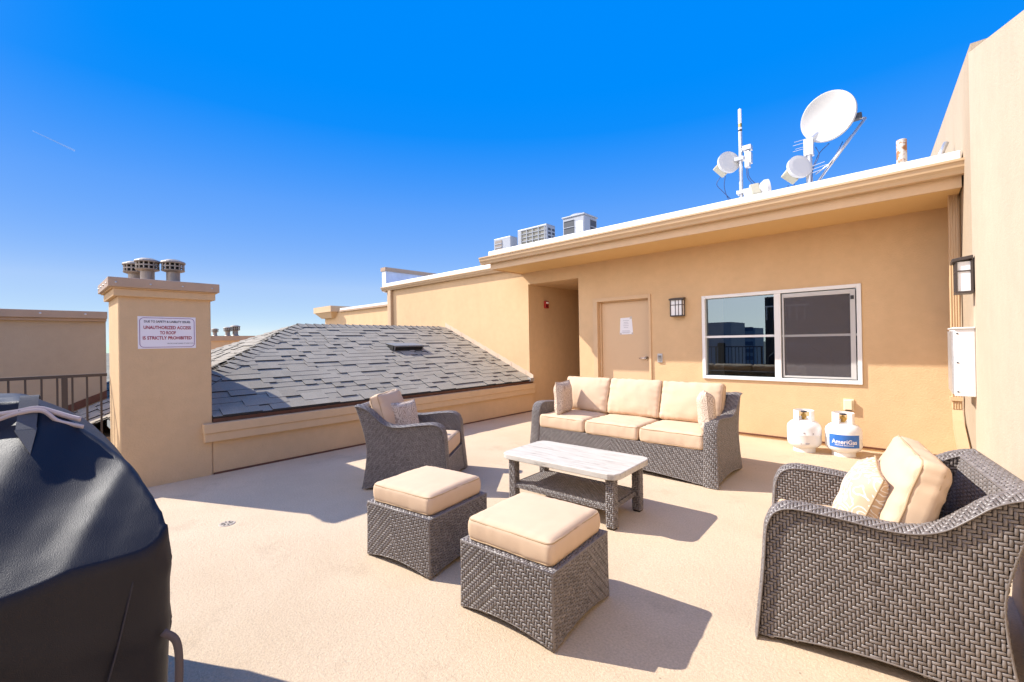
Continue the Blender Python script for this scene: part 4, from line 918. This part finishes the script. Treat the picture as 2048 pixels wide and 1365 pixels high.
m = MB(); m.box(-.05, .05, -.012, -.001, -.07, .07); m.build('plate', M['cream_plastic'], t, bevel=.003); m = MB(); m.box(-.042, .036, -.05, -.012, -.055, .06); m.build('flip_lid', M['cream_plastic'], t, bevel=.006); m = MB(); m.box(-.03, .03, -.03, -.012, -.068, -.056); m.build('hinge', M['ac_dark'], t)
t = thing('card_reader', 'grey access card reader on the wall beside the door handle', 'card reader', (-2.883, YW, 1.055))
m = MB(); m.box(-.04, .04, -.022, -.001, -.065, .07); m.build('reader_housing', M['galv'], t, bevel=.005); m = MB(); m.box(-.026, .026, -.027, -.022, -.045, .045); m.build('reader_face', plain('reader_grey', (.22, .20, .18), .4), t, bevel=.003); m = MB(); m.box(-.006, .006, -.0285, -.027, .028, .034); m.build('indicator', M['text_black'], t)
t = thing('fire_alarm', 'red fire alarm strobe on the shaded alcove wall', 'alarm', (-5.54, 7.12, 2.10), R(90))
m = MB(); m.box(-.06, .06, -.045, -.001, -.075, .075); m.build('alarm_housing', M['red'], t, bevel=.008); m = MB(); m.box(-.035, .035, -.062, -.045, .015, .055); m.build('strobe_lens', M['white_gloss'], t, bevel=.006); m = MB(); m.box(-.04, .04, -.047, -.045, -.06, -.01); m.build('sounder_grille', plain('dark_red', (.15, .01, .01), .5), t)
t = thing('paper_notice', 'white printed notice taped to the door', 'notice', (-3.505, YW + .0895, 1.585))
m = MB(); m.add([(-.115, -.001, -.145), (.125, -.001, -.14), (.105, -.0015, .135), (-.10, -.0015, .13)], [(0, 1, 2, 3)]); m.build('paper_sheet', M['paper'], t)
m = MB()
for k, (w_, z) in enumerate(((.07, .085), (.05, .055), (.06, .03), (.06, .0), (.05, -.03), (.085, -.085), (.10, -.105), (.08, -.12))): m.box(-w_ / 1 * .8, w_ * .8, -.0025, -.0018, z - .003, z + .003)
m.build('print_line', plain('faded_print', (.42, .42, .46), .8), t); tape = plain('clear_tape', (.55, .48, .42), .3)
for q in ((.07, .11, .11, .15), (-.11, -.08, -.15, -.12), (.10, .13, -.15, -.115)): m = MB(); m.box(q[0], q[1], -.003, -.002, q[2], q[3]); m.build('tape', tape, t)
t = thing('floor_drain', 'small round slotted drain cover in the sunlit floor near the chimney', 'drain', (-3.86, .99, 0))
t.scale = (.62, .62, 1)
m = MB(); m.lathe([(0, .004), (.085, .004), (.09, .001)], 32); m.build('drain_plate', M['steel_drain'], t)
m = MB()
for k in range(8):
    a = 2 * math.pi * k / 8; ca, sa = math.cos(a), math.sin(a); m.add([(ca * r_ - sa * w_, sa * r_ + ca * w_, .0052) for r_, w_ in ((.025, -.006), (.068, -.009), (.068, .009), (.025, .006))], [(0, 1, 2, 3)])
m.build('drain_slot', M['dark'], t)

# ---------------- plant on the roof
def ac_box(name_label, x0, x1, y0, y1, z0, z1, kind):
    t = thing('air_conditioner', name_label, 'air conditioner', ((x0 + x1) / 2, (y0 + y1) / 2, 2.93), 0, 'air conditioners on the roof'); W, H = x1 - x0, z1 - z0
    m = MB(); m.box(x0, x1, y0, y1, z0, z1); tp(m, 'casing', M['ac_white'], t, bevel=.02)
    if kind == 'slats':
        m = MB(); m.box(x0 + .05, x0 + W * .5, y0 - .012, y0 - .001, z0 + .08, z1 - .07); tp(m, 'grille_backing', plain('slat_tan', (.24, .20, .17), .6), t)
        m = MB()
        for k in range(9): z = z0 + .08 + k * (H - .15) / 9; m.box(x0 + .05, x0 + W * .5, y0 - .022, y0 - .012, z, z + .022)
        tp(m, 'louver', M['ac_white'], t); m = MB(); m.box(x1 - .22, x1 - .02, y0 - .02, y0 - .001, z0 + .62 * H, z0 + .67 * H); tp(m, 'service_lip', M['ac_dark'], t)
    if kind == 'cage':
        m = MB(); m.box(x0 + .13, x1 - .05, y0 - .004, y0 - .001, z0 + .1, z1 - .05); tp(m, 'coil', M['ac_coil'], t)
        m = MB(); a0, a1, c0, c1 = x0 + .13, x1 - .05, z0 + .1, z1 - .05
        for k in range(11): z = c0 + (c1 - c0) * k / 10; m.box(a0, a1, y0 - .020, y0 - .008, z, z + .014)
        for k in range(5): x = a0 + (a1 - a0) * k / 4; m.box(x - .009, x + .009, y0 - .028, y0 - .0195, c0, c1 + .014)
        tp(m, 'wire_guard', M['ac_white'], t); m = MB()
        for r_ in range(10):
            for q in range(2): m.box(x1 - .004, x1 + .003, y0 + .05 + q * .15, y0 + .05 + q * .15 + .10, z0 + .1 + r_ * (H - .16) / 10, z0 + .1 + r_ * (H - .16) / 10 + .055)
        tp(m, 'side_slot', M['ac_dark'], t)
    if kind == 'corner':
        m = MB(); m.box(x0 + .03, x0 + .30, y0 - .006, y0 - .001, z0 + .06, z1 - .07); m.box(x0 + W - .002, x1 + .004, y0 + .24, y1 - .04, z0 + .06, z1 - .07); tp(m, 'coil', M['ac_dark'], t)
        m = MB()
        for k in range(7): z = z0 + .06 + (H - .13) * k / 6; m.box(x0 + .03, x0 + .30, y0 - .018, y0 - .007, z, z + .012); m.box(x1 + .005, x1 + .016, y0 + .24, y1 - .04, z, z + .012)
        tp(m, 'wire_guard', M['ac_white'], t); m = MB(); m.box(x0 - .02, x1 + .02, y0 - .02, y1 + .02, z1, z1 + .035); tp(m, 'top_cover', M['ac_white'], t, bevel=.012)
        m = MB(); m.lathe([(0, .06), (.2, .05), (.26, .0)], 20, ((x0 + x1) / 2, (y0 + y1) / 2, z1 + .035)); tp(m, 'fan_guard', M['ac_white'], t); m = MB(); m.box(x0 + .36, x0 + .50, y0 - .012, y0 - .001, z1 - .35, z1 - .12); tp(m, 'data_plate', M['paper'], t); m = MB(); m.box(x0 + .52, x1 - .02, y0 - .03, y0 - .001, z0 + .62, z0 + .90); tp(m, 'service_panel', M['white_metal'], t)
    m = MB()
    for x in (x0 + .05, x1 - .11): m.box(x, x + .06, y0, y1, 2.93, z0)
    tp(m, 'foot', M['ac_dark'], t); return t
ac_box('small white air conditioner with tan slats, leftmost on the roof edge', -7.86, -7.28, 8.0, 8.27, 3.02, 3.985, 'slats')
ac_box('white air conditioner with wide wire cage front, middle of three on the roof', -7.05, -6.15, 8.0, 8.33, 3.02, 4.065, 'cage')
ac_box('white air conditioner with dark corner coils and fan top, rightmost on the roof', -5.70, -5.14, 8.0, 8.52, 3.02, 4.06, 'corner')

CR = Vector((.739, .673, -.017))
def disc_axes(c, kr, ku):
    v = (Vector(c) - Vector((0, 0, 1.34))).normalized(); b = (v + CR * kr + Vector((0, 0, 1)) * ku).normalized(); return -b
am = thing('antenna_mast', 'grey antenna mast with drum antennas and a tall white whip, left on the roof', 'antenna', (-2.06, 8, 2.93))
def ap(m, name, mat, P, parent=None, **kw): o = m.build(name, mat, parent or P, **kw); o.location = -Vector(P.location) if parent is None else (0, 0, 0); return o
m = MB(); m.lathe([(.03, 2.93), (.03, 4.78)], 14, (-2.06, 8, 0)); m.lathe([(0, 0), (.09, 0), (.09, .02), (.03, .02)], 14, (-2.06, 8, 2.93)); ap(m, 'mast_pole', M['galv'], am, smooth=True)
m = MB(); m.lathe([(0, 0), (.026, 0), (.028, .02), (.026, .40), (.0, .42)], 14, (-2.06, 8, 4.76)); wa = ap(m, 'whip_antenna', M['white_metal'], am, smooth=True); m = MB(); m.lathe([(.0285, .0), (.0305, .0), (.0305, .03), (.0285, .03)], 14, (-2.06, 8, 4.79)); ap(m, 'collar_band', M['text_black'], am, wa); m = MB(); m.lathe([(.0285, .0), (.0295, .0), (.0295, .06), (.0285, .06)], 14, (-2.06, 8, 4.86)); ap(m, 'sticker', M['brass'], am, wa)
def drum(P, c, r, ax, nm='drum_antenna', mat='dish_white', boxoff=.0):
    m = MB(); m.lathe([(0, .012), (r * .7, .010), (r, 0), (r, -.05), (r * .9, -.075), (r * .55, -.15), (0, -.15)], 32, c, tuple(ax)); d = ap(m, nm, M[mat], P, smooth=False)
    q = Vector((0, 0, 1)).rotation_difference(ax); m = MB(); m.box(-r * .62, r * .62, -r * .62, r * .62, -.27, -.13); o = MB().add([tuple(q @ Vector(p) + Vector(c)) for p in np.concatenate(m.v)], m.f); ap(o, 'radio_unit', plain('radio_cream', (.50, .46, .33), .5), P, d, bevel=.015); return d
c1 = (-2.215, 7.93, 4.315); a1 = disc_axes(c1, -.45, -.45); drum(am, c1, .182, a1)
c3 = (-1.66, 8.0, 3.72); drum(am, c3, .17, Vector((.80, .35, .1)).normalized())
for q in ((-2.0, -1.90, 7.92, 8.08, 3.60, 3.80), (-2.12, -2.0, 7.94, 8.06, 3.58, 3.64), (-2.12, -2.0, 7.94, 8.06, 3.74, 3.80), (-2.02, -1.89, 7.94, 8.06, 4.44, 4.52), (-1.99, -1.92, 7.95, 8.05, 4.16, 4.43), (-1.92, -1.89, 7.95, 8.05, 4.22, 4.40), (-2.14, -2.0, 7.94, 8.06, 4.30, 4.36)): m = MB(); m.box(*q); ap(m, 'bracket', M['galv'], am, bevel=.006)
m = MB()
for P in ([(-2.36, 7.93, 4.10), (-2.42, 7.92, 3.98), (-2.33, 7.93, 3.84), (-2.17, 7.95, 3.62), (-2.12, 7.95, 3.45)], [(-2.28, 7.92, 4.09), (-2.30, 7.92, 3.9), (-2.24, 7.93, 3.68), (-2.14, 7.95, 3.5)], [(-1.95, 7.98, 4.15), (-1.93, 7.96, 4.0), (-1.84, 7.95, 3.86), (-1.76, 7.95, 3.84)], [(-1.97, 7.98, 4.15), (-1.95, 7.96, 3.98), (-1.86, 7.93, 3.8), (-1.84, 7.93, 3.5)], [(-1.73, 7.95, 3.84), (-1.82, 7.93, 3.82), (-1.86, 7.92, 3.7), (-1.83, 7.93, 3.4)]): m.tube(bez(P, 20), .006, 6)
ap(m, 'cable', M['cable_blue'], am, smooth=True); m = MB(); m.box(-2.17, -2.09, 7.93, 8.02, 3.40, 3.64); ap(m, 'junction', M['text_black'], am, bevel=.01)
dm = thing('satellite_dish', 'large white satellite dish on a pole with a drum antenna below, right on the roof', 'antenna', (-1.11, 8, 2.93))
m = MB(); m.lathe([(.042, 2.93), (.042, 4.35)], 16, (-1.11, 8, 0)); m.lathe([(0, 0), (.1, 0), (.1, .02), (.042, .02)], 16, (-1.11, 8, 2.93)); ap(m, 'pole', M['galv'], dm, smooth=True)
cd = (-.87, 7.95, 4.60); ad = disc_axes(cd, .50, -.30); rd = .345
m = MB(); m.lathe([(0, -.09)] + [(rd * k / 10, -.09 + .09 * (k / 10) ** 2) for k in range(1, 11)] + [(rd + .006, .002), (rd + .008, -.05), (rd - .01, -.055)] + [(rd * k / 10 - .01, -.115 + .08 * (k / 10) ** 2) for k in range(9, 0, -1)] + [(0, -.12)], 48, cd, tuple(ad)); ds = ap(m, 'dish', M['dish_white'], dm, smooth=True)
bk = Vector(cd) - ad * .16
m = MB(); m.tube([bk, bk - ad * .1, Vector((-1.11, 8.0, 4.32))], .04, 8); m.box(-1.17, -1.05, 7.94, 8.06, 4.1, 4.35); ap(m, 'mount', M['galv'], dm)
m = MB(); m.tube([(-.44, 8.15, 4.50), (-.74, 8.06, 4.06), (-1.02, 8.0, 3.66)], .018, 8); m.tube([(-.44, 8.15, 4.50), (-.55, 8.13, 4.52), tuple(bk + Vector((.12, .05, .02)))], .014, 8); m.tube([(-.60, 8.05, 4.27), (-.86, 7.98, 3.90), (-1.03, 8.0, 3.80)], .008, 6); ap(m, 'strut', M['galv'], dm, smooth=True)
m = MB(); m.box(-.62, -.48, 8.08, 8.2, 4.50, 4.58); ap(m, 'receiver', M['ac_dark'], dm, bevel=.01)
c2 = (-1.20, 7.86, 3.935); drum(dm, c2, .178, disc_axes(c2, -.5, -.5), nm='drum_antenna')
m = MB()
for P in ([(-1.36, 7.86, 3.68), (-1.43, 7.86, 3.58), (-1.40, 7.88, 3.45), (-1.34, 7.9, 3.36)], [(-1.28, 7.86, 3.68), (-1.33, 7.86, 3.58), (-1.35, 7.88, 3.36)], [(-1.02, 7.97, 4.2), (-.98, 7.95, 4.05), (-1.06, 7.95, 3.85), (-1.08, 7.95, 3.5)], [(-.86, 8.02, 4.22), (-.98, 8.0, 4.1), (-1.06, 7.95, 3.9)], [(-.70, 8.04, 4.2), (-.82, 8.0, 3.95), (-.95, 7.98, 3.74), (-1.05, 7.95, 3.55)]): m.tube(bez(P, 20), .006, 6)
ap(m, 'cable', M['cable_blue'], dm, smooth=True)
m = MB()
for dx, dz in ((-.18, .0), (-.2, -.05), (-.17, -.11), (-.2, -.14)): m.tube([(-1.10, 7.97, 4.36 + dz), (-1.10 + dx, 7.9, 4.33 + dz)], .004, 5)
for dx, dz in ((.16, .02), (.18, -.03), (.15, -.08)): m.tube([(-1.06, 7.9, 3.88 + dz), (-1.06 + dx, 7.88, 3.90 + dz)], .004, 5)
ap(m, 'clamp_bolt', M['galv'], dm)
t = thing('vent_pipe', 'rust-stained white vent pipe sticking up from the roof near the tall wall', 'pipe', (-.06, 8, 2.93))
m = MB(); m.lathe([(0, 0), (.055, 0), (.055, 1.07), (.046, 1.075), (.046, 1.0), (0, 1.0)], 20); m.build('pipe', M['rust_pipe'], t, smooth=False); m = MB(); m.lathe([(.056, .0), (.12, .0), (.075, .08), (.056, .09)], 20); m.build('boot', M['galv'], t)
# contrail
def trail_mat():
    m = bpy.data.materials.new('contrail'); m.use_nodes = True; nt = m.node_tree; L = nt.links.new; b = nt.nodes['Principled BSDF']; b.inputs['Base Color'].default_value = (.9, .9, .9, 1); b.inputs['Roughness'].default_value = 1; b.inputs['Alpha'].default_value = .16; return m
m = MB(); m.tube([(-3976, 18, 1353), (-3983, 110, 1323), (-3991, 204, 1292)], [2.5, 4.5, 6.5], 8); tag(m.build('contrail', trail_mat(), smooth=True), 'thin white aircraft trail high in the sky on the left', 'contrail')

# ================================================================== CAMERA AND LIGHT
def R_of(yaw, pitch, roll):
    f = Vector((-math.sin(yaw) * math.cos(pitch), math.cos(yaw) * math.cos(pitch), math.sin(pitch))); r = Vector((math.cos(yaw), math.sin(yaw), 0)); u = r.cross(f)
    return r * math.cos(roll) + u * math.sin(roll), -r * math.sin(roll) + u * math.cos(roll), f
r_, u_, f_ = R_of(R(42.33493), R(.17976), R(-.97442))
cam = bpy.data.cameras.new('camera'); co = bpy.data.objects.new('camera', cam); COL.objects.link(co)
co.matrix_world = Matrix(((r_.x, u_.x, -f_.x, 0), (r_.y, u_.y, -f_.y, 0), (r_.z, u_.z, -f_.z, 1.34), (0, 0, 0, 1)))
cam.sensor_fit = 'HORIZONTAL'; cam.sensor_width = 36; cam.lens = 36 * 876.537 / 2048; cam.clip_start = .05; cam.clip_end = 9000
SC.camera = co
SUN = Vector((-1.085, -.525, 1)).normalized()
sl_ = bpy.data.lights.new('sun', 'SUN'); sl_.energy = 2.95; sl_.angle = R(.5); sl_.color = (1, .955, .88); so = bpy.data.objects.new('sun', sl_); COL.objects.link(so); so.rotation_euler = (-SUN).to_track_quat('-Z', 'Y').to_euler(); so.location = SUN * 60
wd = bpy.data.worlds.new('World'); SC.world = wd; wd.use_nodes = True; nt = wd.node_tree; L = nt.links.new
bg = nt.nodes['Background']; sky = nt.nodes.new('ShaderNodeTexSky'); sky.sky_type = 'NISHITA'; sky.sun_disc = False; sky.sun_elevation = math.asin(SUN.z); sky.sun_rotation = math.atan2(SUN.x, SUN.y)
sky.altitude = 50; sky.air_density = .7; sky.dust_density = 0; sky.ozone_density = 6
# deepen the blue overhead, keep the horizon pale; an unseen warm glow is added low behind the left shoulder to fill the shade
EXPO = 1.35
sep = N(nt, 'ShaderNodeSeparateColor', mode='HSV'); com = N(nt, 'ShaderNodeCombineColor', mode='HSV'); L(sky.outputs[0], sep.inputs[0]); hu = N(nt, 'ShaderNodeMath', operation='ADD'); hu.inputs[1].default_value = .003; L(sep.outputs[0], hu.inputs[0]); L(hu.outputs[0], com.inputs[0])
rp = N(nt, 'ShaderNodeValToRGB'); L(sep.outputs[1], rp.inputs[0]); el = rp.color_ramp.elements
pts = ((.40, .26), (.49, .37), (.69, .59), (.745, .81), (.761, .88), (.771, .95), (.778, 1.0))
while len(el) < len(pts): el.new(.5)
for e_, (p_, v_) in zip(el, pts): e_.position = p_; e_.color = (v_, v_, v_, 1)
L(rp.outputs[0], com.inputs[1])
mn = N(nt, 'ShaderNodeMath', operation='MINIMUM'); L(sep.outputs[2], mn.inputs[0]); mn.inputs[1].default_value = .98 / 2 ** EXPO / .1
mn2 = N(nt, 'ShaderNodeMath', operation='MULTIPLY'); L(sep.outputs[2], mn2.inputs[0]); mn2.inputs[1].default_value = 1.9; L(mn2.outputs[0], mn.inputs[0]); L(mn.outputs[0], com.inputs[2])
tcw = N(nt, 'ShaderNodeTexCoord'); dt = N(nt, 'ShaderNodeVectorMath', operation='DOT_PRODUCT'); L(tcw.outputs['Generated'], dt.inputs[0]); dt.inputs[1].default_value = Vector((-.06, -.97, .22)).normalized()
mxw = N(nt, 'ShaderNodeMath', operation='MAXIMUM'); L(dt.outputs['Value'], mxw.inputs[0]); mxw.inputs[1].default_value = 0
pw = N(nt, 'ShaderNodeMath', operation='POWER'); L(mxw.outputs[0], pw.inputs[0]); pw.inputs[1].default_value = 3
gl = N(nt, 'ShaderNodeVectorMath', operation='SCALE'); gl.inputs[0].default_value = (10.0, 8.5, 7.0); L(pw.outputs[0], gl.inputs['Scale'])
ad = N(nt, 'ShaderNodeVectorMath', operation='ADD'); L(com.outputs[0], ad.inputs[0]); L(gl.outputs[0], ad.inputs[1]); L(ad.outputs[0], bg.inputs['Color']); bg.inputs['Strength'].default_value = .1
SC.view_settings.view_transform = 'Standard'; SC.view_settings.look = 'None'; SC.view_settings.gamma = 1; SC.view_settings.exposure = EXPO
SC.cycles.max_bounces = 8; SC.cycles.diffuse_bounces = 5; SC.cycles.transparent_max_bounces = 12
